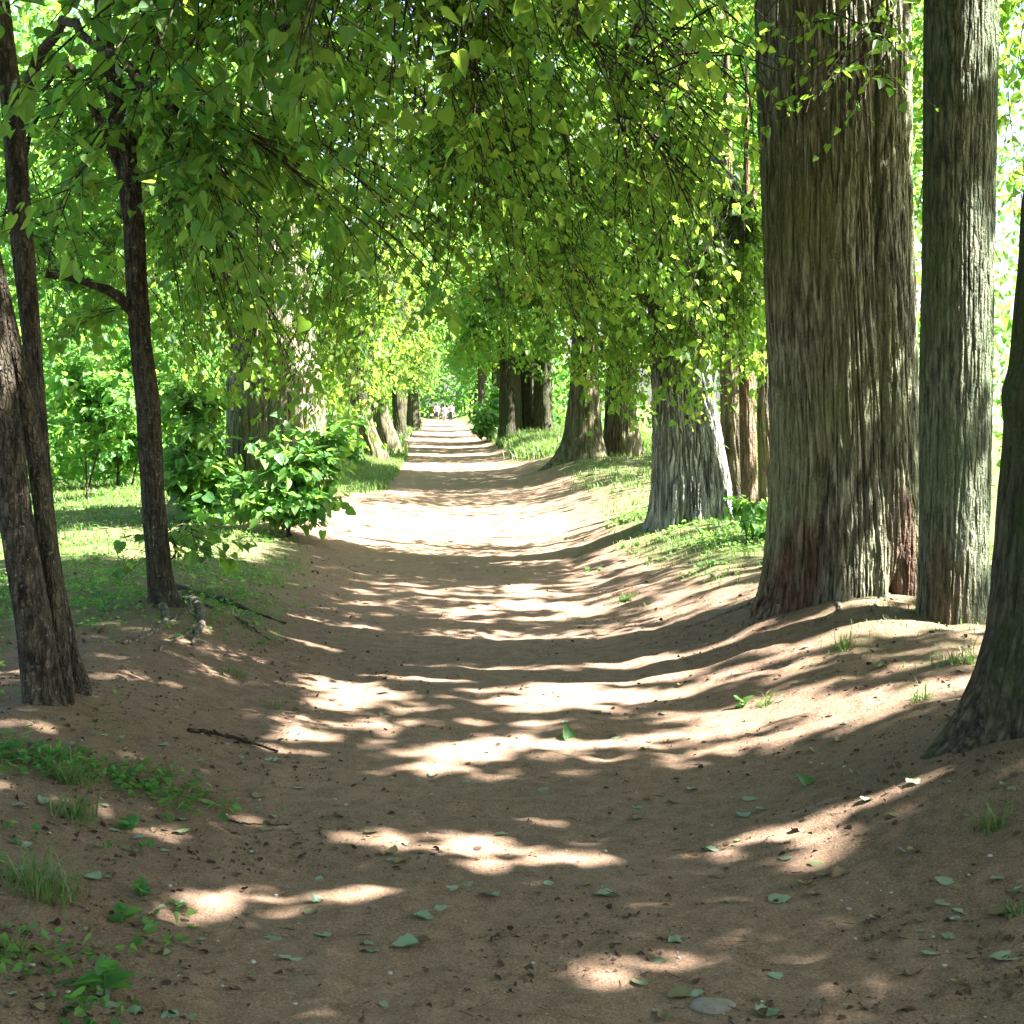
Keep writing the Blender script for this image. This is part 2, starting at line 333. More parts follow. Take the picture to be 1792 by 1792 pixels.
# ------------------------------------------------------------------ trees
def stem(keys, zb, top=None, ang=96, dz=.03, lobes=(), furrow=.02, ffreq=9.0, flare=.5, fh=.35, roots=(), seed=0., knots=(), depth=.4, sharp=5.0):
    """One trunk: keys are (x, y, z, radius) from the ground up; rings of ang points, displaced with bark ridges."""
    keys = np.array(keys, float)
    z0 = zb-depth; z1 = keys[-1, 2] if top is None else top
    zs = [z0]
    while zs[-1] < z1:
        step = dz if zs[-1] < 5.0 else .3
        zs.append(zs[-1]+step)
    zs = np.array(zs)
    cx, cy, rr = (np.interp(zs, keys[:, 2], keys[:, i]) for i in (0, 1, 3))
    for _ in range(3):
        for a in (cx, cy, rr): a[1:-1] = .25*a[:-2]+.5*a[1:-1]+.25*a[2:]
    th = np.linspace(0, 2*math.pi, ang, endpoint=False)
    T, Z = np.meshgrid(th, zs); R = np.repeat(rr[:, None], ang, 1)
    tw = T+.25*noise(Z*.5+seed, 1.7)
    shape = np.ones_like(R)
    for (k, a, ph) in lobes: shape += a*np.cos(k*tw-ph)
    rx_ = sum((amp*np.exp(-(np.angle(np.exp(1j*(T-ph)))/wid)**2) for (ph, wid, amp) in roots), np.zeros_like(R))
    k_ = np.maximum(1.2+.6*flare+.7*rx_, .6)*R
    gz_ = height(cx[:, None]+k_*np.cos(T), cy[:, None]+k_*np.sin(T))
    hgt = np.clip(Z-np.clip(gz_, zb-depth+.1, zb+.1), 0, None)
    fl = np.exp(-hgt/fh)
    rootf = np.zeros_like(R)
    for (ph, wid, amp) in roots:
        dd = np.angle(np.exp(1j*(T-ph))); rootf += amp*np.exp(-(dd/wid)**2)
    shape += flare*fl*(.55+.25*np.sin(3*T+seed))+rootf*np.exp(-hgt/(fh*.55))
    for (ph, kz, wid, hz, amp) in knots:
        dd = np.angle(np.exp(1j*(T-ph))); shape += amp*np.exp(-(dd/wid)**2-((Z-kz)/hz)**2)
    R2 = R*shape
    c, s_ = np.cos(T), np.sin(T)
    # bark ridges: stretched along the trunk, interlaced
    wv = .30*noise(c*2+seed, s_*2, Z*.8)+.10*noise(c*5+seed, s_*5, Z*3)
    u = R*ffreq*1.6
    n1 = noise(c*u+wv+seed, s_*u+wv, Z*ffreq*.075+seed)
    n2 = noise(c*u*2.3+seed+7, s_*u*2.3, Z*ffreq*.30)+.7*noise(c*u*3.6+seed+3, s_*u*3.6, Z*ffreq*1.1)
    ridge = 1-np.clip(np.abs(n1)*sharp, 0, 1)
    d = -furrow*ridge**1.2+furrow*.40*n2+.05*R*noise(c*1.3+seed, s_*1.3+4, Z*.9)
    R2 = R2+d
    V = np.stack([cx[:, None]+R2*c, cy[:, None]+R2*s_, Z], -1)
    m = len(zs); i = np.arange(m-1)[:, None]*ang; j = np.arange(ang)[None]; jn = (j+1) % ang
    Fc = np.stack([i+j, i+jn, i+ang+jn, i+ang+j], -1).reshape(-1, 4)
    return V.reshape(-1, 3), Fc, T.ravel(), hgt.ravel()

def px_keys(rows, d, extra=()):
    k = []
    for (py, a, b) in sorted(rows, key=lambda r: -r[0]):
        p = at((a+b)/2, py, d); k.append((p[0], d, p[2], (b-a)/2*d/F))
    return k+list(extra)

class Tree:
    def __init__(s, name, base, label, cat='tree', group=None, bark=None, leaf=None):
        s.root = empty(name, base); tag(s.root, label, cat, group); s.base = np.array(base, float)
        s.fol = Foliage(); s.tw = []; s.bark = bark; s.leaf = leaf
    def trunk(s, *a, name='trunk', wear=None, mat=None, **k):
        V, Fc, T, H = stem(*a, **k)
        w = np.zeros(len(V)) if wear is None else wear(V, T, H)
        return mesh_np(name, V, [Fc], mat or s.bark, s.root, {'wear': w})
    def limb(s, pts, r0, r1, n=14, name='limb', mat=None, sides=10):
        c = smooth_curve(pts, n)
        c[1:-1] += rng.normal(size=(n-2, 3))*.012*np.linalg.norm(c[-1]-c[0])/2
        V, Fc = polytube(c, np.linspace(r0, r1, n), sides, .12)
        mesh_np(name, V, [Fc], mat or s.bark, s.root)
        return c
    def spray(s, limb, center, radii, n_leaf, size=.065, lod=1, M=7, K=9, droop=.13, twl=.32, thin=.004, mask=0.0, up=.0, gap=-.20):
        """leafy side branches that leave a limb and spread through an ellipsoid"""
        center = np.asarray(center, float); radii = np.asarray(radii, float)
        ns = max(3, int(1.2*n_leaf/(M*K)))
        q = rng.normal(size=(ns, 3)); q = unit(q)*(rng.random((ns, 1))**.45)
        E = center+q*radii
        if mask: E = E[sun_keep(E, mask)]; ns = len(E)
        if ns == 0: return
        # start: a limb point not too far from the end
        dist = np.linalg.norm(limb[None]-E[:, None], axis=2)+rng.random((ns, len(limb)))*1.1
        S = limb[np.argmin(dist, 1)]+rng.normal(size=(ns, 3))*.02
        # keep only the outer 1.6 m of a side branch as an arching twig
        L = np.linalg.norm(E-S, axis=1, keepdims=True)
        Mid = .5*(S+E)+np.array([0, 0, 1])*L*.18+rng.normal(size=(ns, 3))*L*.06
        tt = np.linspace(0, 1, 9)
        bez = lambda t: (1-t)[..., None]**2*S[:, None]+2*((1-t)*t)[..., None]*Mid[:, None]+(t**2)[..., None]*E[:, None]
        B = bez(np.repeat(tt[None], ns, 0))
        rad = np.linspace(1, .35, 9)*1.0
        bare = (rng.random(ns) < .35) | (L[:, 0] < .8)
        for i in range(8):
            w_ = bare | ((i+.5)/8 > np.clip(1-1.1/np.maximum(L[:, 0], .01), .1, .7))
            s.tw.append((B[w_, i], B[w_, i+1], thin*1.6*rad[i]*np.ones(w_.sum()), thin*1.6*rad[i+1]*np.ones(w_.sum())))
        # twigs
        lo = np.clip(1-1.5/np.maximum(L, .01), .15, .6)
        t = lo+(1-lo)*(np.arange(K)[None]+rng.random((ns, K)))/K
        P = bez(t); P2 = bez(np.clip(t+.03, 0, 1.05)); A = unit(P2-P)
        side = unit(np.cross(A, np.array([0, 0, 1.])))*np.where(np.arange(K) % 2, 1, -1)[None, :, None]
        Dw = unit(.75*A+.9*side+rng.normal(size=P.shape)*.25+np.array([0, 0, up]))
        tl = twl*rng.uniform(.5, 1.2, (ns, K, 1))
        Q = P+Dw*tl+np.array([0, 0, -1])*droop*tl
        Pf, Qf = P.reshape(-1, 3), Q.reshape(-1, 3)
        s.tw.append((Pf, Qf, np.full(len(Pf), thin*.55), np.full(len(Pf), thin*.25)))
        # leaves alternate along each twig, hang by a short stalk
        u = (np.arange(M)[None, None]+.5+rng.uniform(-.3, .3, (ns, K, M)))/M
        LP = P[:, :, None]*(1-u)[..., None]+Q[:, :, None]*u[..., None]
        tA = unit(Q-P)[:, :, None]; sd = unit(np.cross(tA, np.array([0, 0, 1.])))*np.where(np.arange(M) % 2, 1, -1)[None, None, :, None]
        LD = unit(.55*tA+.8*sd+np.array([0, 0, -.34])+rng.normal(size=LP.shape)*.38)
        LN = unit(np.array([0, 0, 1.])+rng.normal(size=LP.shape)*.5+.3*tA)
        sz = size*(.42+.95*rng.random(LP.shape[:3])**1.4)
        LP = LP+LD*(sz*.35)[..., None]
        if gap is not None:
            g_ = noise(LP[..., 0]*2.6, LP[..., 1]*2.6, LP[..., 2]*3.4) > gap
            LP, LD, LN, sz = LP[g_], LD[g_], LN[g_], sz[g_]
        s.fol.leaves(LP.reshape(-1, 3), LD.reshape(-1, 3), LN.reshape(-1, 3), sz.ravel(), lod)
    def cloud(s, center, radii, n, size=.13, lod=0, clump=.9, thr=-.22, mask=1.0, zmin=None):
        """high crown: leaves in clumps through an ellipsoid, with gaps"""
        center = np.asarray(center, float); radii = np.asarray(radii, float)
        q = unit(rng.normal(size=(n, 3)))*(rng.random((n, 1))**.42)
        P = center+q*radii
        keep = noise(P[:, 0]*clump, P[:, 1]*clump, P[:, 2]*clump*1.3) > thr
        if zmin is not None: keep &= P[:, 2] > zmin+.35*noise(P[:, 0]*.8, P[:, 1]*.8, 3.)
        P = P[keep]
        if mask: P = P[sun_keep(P, mask)]
        D = unit(rng.normal(size=P.shape)+np.array([0, 0, -.6])); N = unit(rng.normal(size=P.shape)*.55+np.array([0, 0, 1.]))
        s.fol.leaves(P, D, N, size*rng.uniform(.6, 1.25, len(P)), lod)
    def done(s, sides=4):
        if s.tw:
            p0, p1, r0, r1 = (np.concatenate(x) for x in zip(*s.tw))
            V, Fc = seg_tubes(p0, p1, r0, r1, 4)
            mesh_np('twigs', V, [Fc], M_TWIG, s.root)
        s.fol.build('crown', s.leaf, s.root)
        return s.root

# mounds of earth that the trees stand on
MOUNDS += [(2.6, 9.1, .07, 1.1), (2.2, 5.2, .14, .8), (-1.75, 9.3, .10, .7), (-1.8, 6.5, .06, .6), (2.75, 15.2, .10, 1.2), (3.3, 29.5, .10, 2.2), (-2.2, 18, .12, 1.4)]
# ------------------------------------------------------------------ ground and path (one grid, cut into two sheets along the path edge)
def axis(segs):
    out = []
    for a, b, st in segs: out += list(np.arange(a, b, st))
    return np.array(out+[segs[-1][1]])
gx = axis([(-140, -30, 10), (-30, -8, 1.0), (-8, -3, .2), (-3, 4, .036), (4, 9, .2), (9, 30, 1.0), (30, 140, 10)])
gy = axis([(-30, 2, 1.0), (2, 3, .1), (3, 12, .034), (12, 24, .12), (24, 60, .5), (60, 200, 2), (200, 420, 20)])
GX, GY = np.meshgrid(gx, gy); GZ = height(GX, GY)
def greenness(X, Y):
    pl, pr = path_left(Y), path_right(Y)
    n = noise(X*1.3, Y*1.3, 5)*.5+.5; n2 = noise(X*.5, Y*.5, 9)*.5+.5
    left = sstep(.05, .7, pl-X)*(.25+.55*sstep(7.6, 9.5, Y))+sstep(1.6, 3.2, pl-X)*.5
    right = sstep(.05, .8, X-pr)*(.38*sstep(5, 8, Y)+.68*sstep(10.2, 12.6, Y))*(1-.45*sstep(17, 20, Y)*(1-sstep(32, 36, Y)))+sstep(2.2, 4, X-pr)*.4
    g = (left+right)*(.35+.9*n)
    g = g+.28*sstep(18, 24, Y)*sstep(.4, 1.2, X-pr)*(.3+n)+.9*sstep(24, 27, Y)*(sstep(.0, .5, pl-X))+.8*sstep(34, 38, Y)*sstep(.0, .5, X-pr)
    g = g*(1-.8*np.exp(-((X+1.2)**2/.8+(Y-7.9)**2/1.2)))
    return np.clip(g, 0, 1)
GG = greenness(GX, GY)
nxg, nyg = len(gx), len(gy)
i, j = np.meshgrid(np.arange(nyg-1), np.arange(nxg-1), indexing='ij')
quads = np.stack([i*nxg+j, i*nxg+j+1, (i+1)*nxg+j+1, (i+1)*nxg+j], -1).reshape(-1, 4)
mx_ = GX.ravel()[quads].mean(1); my_ = GY.ravel()[quads].mean(1)
isp = (mx_ > path_left(my_)) & (mx_ < path_right(my_)) & (my_ > -10) & (my_ < 200)
VV = np.stack([GX, GY, GZ], -1).reshape(-1, 3)
def sub(mask):
    q = quads[mask]; used, inv = np.unique(q, return_inverse=True)
    return VV[used], inv.reshape(q.shape), GG.ravel()[used]
V, q, g = sub(~isp); tag(mesh_np('ground', V, [q], M_GROUND, attrs={'green': g}), kind='structure')
V, q, g = sub(isp); tag(mesh_np('path', V, [q], M_PATH), kind='structure')

# ------------------------------------------------------------------ right-hand trees
# mossy flared tree cut by the right edge
bx, by = 2.42, 5.60
bz = float(height(bx, by))
tE = Tree('lime_tree', (bx, by, bz), 'dark mossy lime trunk with a wide flared foot cut by the right edge', bark=M_BARK_MOSS, leaf=M_LEAF_DARK, group='old lime trees along the path')
tE.trunk([(bx, by, bz-.3, .31), (bx, by, bz+.3, .29), (bx-.01, by, 1.2, .27), (bx+.02, by, 1.9, .25), (bx+.06, by, 2.6, .235), (bx+.1, by+.1, 4.5, .22), (bx+.2, by+.2, 9, .12)], bz, ang=260, dz=.02,
         furrow=.012, ffreq=9, flare=.50, fh=.48, depth=.5, lobes=[(3, .05, 1.)], roots=[(math.pi*1.03, .38, .9), (math.pi*1.4, .3, .7), (.3, .4, .5)], seed=2.3, knots=[(math.pi*1.02, 1.62, .5, .10, .16), (math.pi*1.1, 2.35, .6, .15, .1)])
# great double trunk
def wear_main(V, T, H):
    n = noise(V[:, 0]*5, V[:, 1]*5, V[:, 2]*3); n2 = noise(V[:, 0]*14, V[:, 1]*14, V[:, 2]*5)
    a = np.exp(-((np.angle(np.exp(1j*(T-math.pi*1.18))))/.60)**2)*(1-sstep(.30, .75, H+.22*n))
    b = np.exp(-((np.angle(np.exp(1j*(T-math.pi*1.70))))/.24)**2)*(1-sstep(.35, .8, H+.2*n))
    return np.clip((a+b)*1.3*(.75+.6*n2), 0, .92)
d = 9.0; gm = gpt(1470, 1048); d = gm[1]+.42; gz = float(height(gm[0], d))
tM = Tree('lime_tree', (gm[0], d, gz), 'great double lime trunk with deep furrowed grey bark and red-brown foot', bark=M_BARK, leaf=M_LEAF, group='old lime trees along the path')
rows = [(1050, 1352, 1606), (950, 1356, 1608), (800, 1358, 1606), (500, 1342, 1598), (200, 1334, 1594), (0, 1332, 1590), (-400, 1335, 1580)]
kk = px_keys(rows, d); kk = [(x, y, z, r*.98) for x, y, z, r in kk]
tM.trunk(kk+[(kk[-1][0], d, 8.5, .36), (kk[-1][0]+.1, d, 13, .2)], gz, ang=640, dz=.014, furrow=.024, ffreq=17, flare=.14, fh=.42,
         lobes=[(2, .05, .2), (5, .022, 1.), (9, .012, 2.)], roots=[(math.pi*1.08, .34, .42), (math.pi*1.40, .16, .12), (math.pi*1.86, .25, .14), (math.pi*1.66, .15, -.34), (math.pi*1.55, .1, -.1)], seed=5.1, wear=wear_main,
         knots=[(math.pi*1.60, 2.2, .07, 3.5, -.07), (math.pi*1.36, 1.4, .05, 2.5, -.03), (math.pi*1.30, 1.15, .08, .06, -.03)])
for pxs, r0, r1 in [([(1340, 1052), (1300, 1062), (1240, 1085), (1190, 1100)], .030, .008), ([(1440, 1046), (1470, 1062), (1440, 1085), (1380, 1100)], .022, .006), ([(1560, 1036), (1530, 1062), (1545, 1090)], .018, .006)]:
    tM.limb([gpt(px, py)-np.array([0, 0, r0*.25]) for px, py in pxs], r0, r1, 16, 'root', M_ROOT, 8)
# slim straight trunk in front of it
gs_ = gpt(1664, 1092); d2 = gs_[1]+.18; gz2 = float(height(gs_[0], d2))
def wear_slim(V, T, H):
    n = noise(V[:, 0]*6, V[:, 1]*6, V[:, 2]*5)
    return np.clip((1-sstep(.10, .55, H+.2*n))*.7*np.exp(-((np.angle(np.exp(1j*(T-math.pi*1.3))))/.9)**2), 0, .9)
tS = Tree('lime_tree', (gs_[0], d2, gz2), 'slim straight lime trunk with greenish bark, right beside the great double one', bark=M_BARK_SLIM, leaf=M_LEAF, group='old lime trees along the path')
rows = [(1090, 1608, 1724), (950, 1612, 1728), (700, 1614, 1734), (400, 1616, 1738), (200, 1618, 1742), (0, 1620, 1744), (-400, 1625, 1740)]
kk = px_keys(rows, d2)
tS.trunk(kk+[(kk[-1][0]+.1, d2, 9, .15), (kk[-1][0]+.1, d2, 13, .08)], gz2, ang=260, dz=.014, furrow=.009, ffreq=22, flare=.14, fh=.14, lobes=[(3, .03, .5)], roots=[(math.pi*1.9, .4, .35)], seed=8.2, wear=wear_slim)

# grey cluster (15 m): broad leaning furrowed trunk, thin orange stem, two brown ones
gg = gpt(1208, 912); d = gg[1]+.35; gz = float(height(gg[0], d))
tG = Tree('lime_tree', (gg[0], d, gz), 'broad grey furrowed lime trunk leaning left, standing in short grass', bark=M_BARK_GREY, leaf=M_LEAF, group='old lime trees along the path')
kk = px_keys([(915, 1137, 1280), (850, 1140, 1280), (760, 1142, 1266), (690, 1142, 1250), (560, 1134, 1232), (350, 1120, 1180), (100, 1105, 1150)], d)
tG.trunk(kk+[(kk[-1][0]-.3, d, 9, .12)], gz, ang=420, dz=.016, furrow=.030, ffreq=19, flare=.10, fh=.22, lobes=[(2, .05, 1.2), (4, .035, 2.)], roots=[(math.pi*1.05, .3, .25), (math.pi*1.40, .16, -.22), (math.pi*1.75, .25, .15)], seed=3.3)
go = gpt(1312, 915); d = go[1]+.25
tO = Tree('lime_tree', (go[0], d, float(height(go[0], d))), 'thin orange-brown stem between the grey trunk and the great double trunk', bark=M_BARK_RED, leaf=M_LEAF, group='old lime trees along the path')
kk = px_keys([(918, 1298, 1328), (760, 1294, 1322), (600, 1292, 1318), (400, 1300, 1313), (100, 1304, 1309)], d)
tO.trunk(kk, float(height(go[0], d)), ang=80, dz=.03, furrow=.006, ffreq=20, flare=.2, fh=.15, seed=1.1)
kk = px_keys([(905, 1262, 1316), (800, 1262, 1308), (700, 1260, 1300), (500, 1262, 1288), (100, 1266, 1276)], 15.9)
tO.trunk(kk, float(height(kk[0][0], 15.9)), ang=90, dz=.03, furrow=.012, ffreq=12, flare=.2, seed=6.1, name='side_stem', mat=M_BARK_BROWN)
kk = px_keys([(900, 1330, 1376), (800, 1326, 1362), (700, 1324, 1352), (500, 1334, 1348), (100, 1338, 1344)], 17)
tO.trunk(kk, float(height(kk[0][0], 17)), ang=90, dz=.03, furrow=.014, ffreq=12, flare=.3, seed=9.1, name='side_stem', mat=M_BARK_BROWN)

# brown flared pair on its bank (29 m)
dH = 29.5; zH = float(height(3.15, dH))
tH = Tree('lime_tree', (3.1, dH, zH), 'brown lime with two joined trunks and sweeping foot on a raised bank', bark=M_BARK_BROWN, leaf=M_LEAF, group='old lime trees along the path')
kk = px_keys([(815, 982, 1062), (760, 990, 1052), (690, 996, 1048), (600, 1000, 1045), (400, 1005, 1040), (150, 1005, 1030)], dH)
tH.trunk(kk, zH-.1, ang=140, dz=.05, furrow=.03, ffreq=6, flare=.35, fh=.5, roots=[(math.pi, .4, .8)], lobes=[(3, .05, 1)], seed=4.4)
kk = px_keys([(810, 1056, 1124), (760, 1058, 1120), (690, 1060, 1112), (600, 1068, 1108), (400, 1075, 1105), (150, 1080, 1100)], dH+.8)
tH.trunk(kk, zH-.1, ang=140, dz=.05, furrow=.03, ffreq=6, flare=.2, fh=.4, lobes=[(3, .06, 2)], seed=7.4, name='second_trunk')
# dark triple trunk in tall grass (52 m)
dI = 50.0; zI = float(height(3.1, dI))
tI = Tree('lime_tree', (2.9, dI, zI), 'dark trunk of three fused stems in tall bright grass, beyond the brown pair', bark=M_BARK_MOSS, leaf=M_LEAF, group='old lime trees along the path')
for n_, (a, b, dd, sd_) in enumerate([(872, 912, 0, 1.), (904, 944, .5, 2.), (934, 968, -.2, 3.)]):
    kk = px_keys([(775, a-4, b+4), (740, a, b), (650, a+1, b-2), (500, a, b-6), (250, a, b-14)], dI+dd)
    tI.trunk(kk, zI-.1, ang=90, dz=.06, furrow=.03, ffreq=5, flare=.15, fh=.5, lobes=[(3, .06, n_)], seed=sd_, name='trunk' if n_ == 0 else 'side_trunk')

# ------------------------------------------------------------------ left-hand trees
# three leaning stems at the left edge
gt = gpt(78, 1238); d = gt[1]+.12; gz = float(height(gt[0], d))
tT = Tree('linden_tree', (gt[0], d, gz), 'clump of three smooth dark stems leaning left at the left edge', bark=M_BARK_DARK, leaf=M_LEAF_DARK, group='old lime trees along the path')
K = [[(1240, 42, 112), (1100, 28, 92), (900, -4, 56), (750, -14, 38), (600, -36, 16), (300, -80, -32), (0, -115, -70)],
     [(1215, 92, 128), (1100, 82, 116), (1000, 70, 104), (800, 46, 80), (650, 18, 50), (560, 0, 28), (400, -36, -8), (0, -80, -48)],
     [(1205, 118, 160), (1150, 112, 140), (1000, 88, 108), (900, 74, 96), (750, 58, 84), (600, 40, 72), (400, 16, 57), (200, 4, 42), (0, -22, 16), (-300, -50, -16)]]
for n_, (rows, dd) in enumerate(zip(K, (0, .10, .32))):
    kk = px_keys(rows, d+dd)
    tT.trunk(kk+([(kk[-1][0]-.2, d, 6.5, .05)]), gz, ang=120, dz=.02, furrow=.0035, ffreq=22, flare=.22, fh=.10, lobes=[(3, .03, n_)], roots=[(math.pi*1.8, .4, .3)] if n_ else [], seed=1.7*n_+.4, name='stem')
# dark single tree with side branch and bare roots
gl = gpt(282, 1062); d = gl[1]+.10; gz = float(height(gl[0], d))
tL = Tree('lime_tree', (gl[0], d, gz), 'single dark crooked trunk with one bare side branch and exposed roots', bark=M_BARK_DARK, leaf=M_LEAF_DARK, group='old lime trees along the path')
kk = px_keys([(1062, 262, 308), (1000, 258, 300), (900, 249, 291), (700, 237, 280), (600, 227, 266), (500, 220, 258), (400, 216, 254), (300, 203, 244), (200, 189, 222), (100, 170, 202), (0, 164, 192), (-300, 150, 175)], d)
tL.trunk(kk+[(kk[-1][0], d, 7.5, .04)], gz, ang=150, dz=.018, furrow=.007, ffreq=20, flare=.22, fh=.14, roots=[(-.15, .5, .9), (math.pi*1.6, .3, .3)], seed=2.9, knots=[(0., 3.2, .8, .06, .15)])
brL = tL.limb([at(232, 545, d), at(205, 518, d-.1), at(150, 492, d-.2), at(80, 480, d-.3)], .038, .021, 10, 'side_branch')
def root_path(pxs, dz=.0):
    return [gpt(px, py)+np.array([0, 0, dz]) for px, py in pxs]
for pxs, r0, r1 in [([(300, 1030), (330, 1042), (385, 1050), (440, 1072), (500, 1092)], .045, .010), ([(300, 1045), (335, 1052), (352, 1075), (345, 1110), (335, 1130)], .045, .012),
                    ([(335, 1068), (300, 1090), (255, 1112), (215, 1128)], .022, .010), ([(345, 1100), (310, 1120), (270, 1140)], .016, .008), ([(285, 1062), (292, 1085), (270, 1105)], .03, .01), ([(360, 1060), (420, 1085), (470, 1120)], .014, .006)]:
    tL.limb(root_path(pxs, .004), r0, r1, 16, 'root', M_ROOT if r0 < .04 or pxs[1][0] == 335 else M_BARK_DARK, 8)
# big sunlit trunk behind the shrubs
gB = on_ground(-2.0, 17.6); d = 17.6
tB = Tree('lime_tree', gB, 'huge pale sunlit lime trunk rising behind the leafy bush left of the path', bark=M_BARK, leaf=M_LEAF, group='old lime trees along the path')
kk = px_keys([(900, 392, 580), (800, 394, 570), (700, 394, 562), (600, 398, 545), (400, 405, 530), (250, 412, 520), (0, 415, 510)], d)
tB.trunk(kk+[(kk[-1][0], d, 10, .3)], gB[2], ang=240, dz=.03, furrow=.03, ffreq=8, flare=.12, fh=.4, lobes=[(3, .05, 1.), (5, .03, 0)], roots=[(-.3, .5, .25)], seed=6.6)
# leaning trunks further along on the left
for (rows, dd, txt, sd_) in [([(792, 640, 678), (770, 634, 664), (735, 622, 652), (700, 612, 644), (600, 596, 630), (400, 580, 610)], 37., 'curved brown trunk leaning out beside the little grey bench', 1.2),
                          ([(776, 660, 700), (750, 652, 690), (720, 648, 680), (600, 640, 668), (400, 630, 655)], 44., 'dark leaning trunk just behind the curved one by the bench', 3.2),
                          ([(752, 690, 712), (720, 686, 706), (600, 684, 700), (400, 682, 698)], 62., 'shaded narrow trunk between the dark leaning trunk and the farthest left ones', 2.2),
                          ([(744, 712, 738), (720, 712, 734), (690, 714, 732), (600, 712, 728), (400, 710, 726)], 82., 'mossy upright trunk at the far end of the left row', 5.2)]:
    kk = px_keys(rows, dd); zb = float(height(kk[0][0], dd))
    t = Tree('lime_tree', (kk[0][0], dd, zb), txt, bark=M_BARK_MOSS if dd > 60 else M_BARK_BROWN, leaf=M_LEAF, group='old lime trees along the path')
    t.trunk(kk, zb, ang=70, dz=.08, furrow=.03, ffreq=5, flare=.35, fh=.4, seed=sd_)
    x0 = kk[2][0]
    lb = t.limb([(x0, dd, 3.2), (x0+.6, dd-.5, 4.), (x0+1.2, dd-1, 4.2)], .12, .05)
    for c, r, n in [((x0+.4, dd-1.5, 3.4), (1.3, 2.2, 1.1), 1500), ((x0-.6, dd, 4.4), (1.6, 2.4, 1.5), 1500)]:
        t.spray(lb, c, r, n, .10, 0, thin=.006)
    t.spray(lb, (x0+.3, dd-1.5, 2.3), (1.0, 2.0, .6), 900, .10, 0, thin=.006)
    t.cloud((x0, dd, 8.5), (4.2, 4, 4.6), 6000 if dd < 70 else 5000, .16 if dd < 70 else .22, thr=.06)
    t.done()

# ------------------------------------------------------------------ foliage of the near trees
def blob(t, limb, px, py, d, r, n, size=.065, lod=1, **k):
    t.spray(limb, at(px, py, d), r, n, size, lod, **k)
# edge tree: overhead boughs above the camera side of the path, plus added off-view shade foliage
lE = tE.limb([(bx+.05, by+.1, 3.6), (1.6, 4.9, 4.2), (.6, 4.6, 4.0), (-.3, 4.5, 3.5)], .10, .02, 18)
blob(tE, lE, 620, 60, 4.4, (.55, .6, .28), 693, 0.049, 2)
blob(tE, lE, 900, 30, 4.8, (.6, .6, .26), 693, 0.048, 2)
blob(tE, lE, 1120, 60, 5.2, (.55, .6, .30), 546, 0.045, 2, K=7)
lE2 = tE.limb([(bx+.1, by+.1, 4.4), (2.0, 4.8, 5.2), (1.3, 4.5, 5.6)], .09, .03, 14)
tE.cloud((1.9, 4.8, 8.2), (5.0, 5.2, 3.8), 40300, .13)
tE.cloud((6.2, 4.5, 8.2), (3.6, 5.5, 4.2), 26350, .13)
tE.cloud((3.0, 0.0, 8.5), (6.0, 4.0, 4.0), 34100, .14)  # unseen leaves over and behind the camera, added to shade the foreground
tE.cloud((9.2, 3.6, 9.5), (3.4, 5, 4.0), 22000, .15)  # out-of-view leaves added to stop sun leaking onto the near ground
tE.cloud((1.0, -4.5, 7.5), (7.5, 5.0, 4.8), 7000, .17)  # unseen leaf mass behind the camera, added to hold back sky light
tE.done()
# main tree
mx, my = gm[0], tM.base[1]
lM = tM.limb([(mx-.1, my-.1, 4.6), (mx-.9, my-.6, 5.1), (mx-1.8, my-1.0, 4.7), (mx-2.7, my-1.3, 3.9)], .12, .022, 20)
lM2 = tM.limb([(mx-.1, my+.1, 4.9), (mx-.9, my+.9, 5.2), (mx-1.8, my+1.8, 4.6), (mx-2.4, my+2.4, 3.8)], .12, .025, 20)
lM3 = tM.limb([(mx-.3, my-.2, 4.3), (mx-.8, my-.6, 4.4), (mx-1.2, my-.9, 3.9), (mx-1.4, my-1.0, 3.2)], .05, .012, 18)
blob(tM, lM, 1130, 160, 7.4, (.75, .8, .55), 1050, 0.052, 1)
blob(tM, lM, 980, 300, 7.6, (.8, .9, .55), 1500, 0.052, 1)
blob(tM, lM, 780, 210, 7.0, (.75, .9, .50), 1350, 0.054, 1)
blob(tM, lM, 640, 330, 7.4, (.6, .8, .45), 375, 0.054, 1)
blob(tM, lM3, 1230, 230, 7.6, (.42, .6, .75), 495, 0.049, 1, K=6, M=5, thin=.006, droop=.9)
blob(tM, lM3, 1200, 140, 7.3, (.55, .6, .7), 26, .045, 1, K=6, M=1, thin=.006, droop=.9, gap=None)
blob(tM, lM, 950, 120, 6.8, (.9, .6, .5), 24, .045, 1, K=6, M=1, thin=.006, droop=.5, gap=None)
blob(tM, lM3, 1180, 420, 8.4, (.5, .6, .5), 750, 0.050, 1)
blob(tM, lM2, 1040, 470, 10.4, (.9, 1.1, .6), 2250, 0.054, 1)
blob(tM, lM2, 860, 430, 10.2, (.9, 1.1, .6), 1950, 0.054, 1)
blob(tM, lM2, 1220, 560, 11.2, (.6, .9, .45), 1350, 0.052, 1)
blob(tM, lM2, 700, 300, 10.5, (.9, 1.1, .7), 900, 0.055, 1)
lM4 = tM.limb([(mx+.1, my-.4, 4.6), (mx+.1, my-1.3, 4.6), (mx-.02, my-1.9, 3.9), (mx-.25, my-2.1, 3.35)], .03, .008, 14)
blob(tM, lM4, 1500, 60, 6.9, (.32, .3, .25), 120, 0.046, 1, K=5, M=5)
blob(tM, lM4, 1420, 170, 6.7, (.25, .25, .12), 90, 0.042, 1, K=4, M=5)
blob(tM, lM2, 960, 260, 11.0, (.8, .8, .6), 1800, 0.067, 1)
blob(tM, lM2, 1080, 120, 11.0, (.8, .8, .6), 1200, .065, 1)
blob(tM, lM2, 860, 380, 11.0, (.8, .8, .6), 1200, .065, 1)
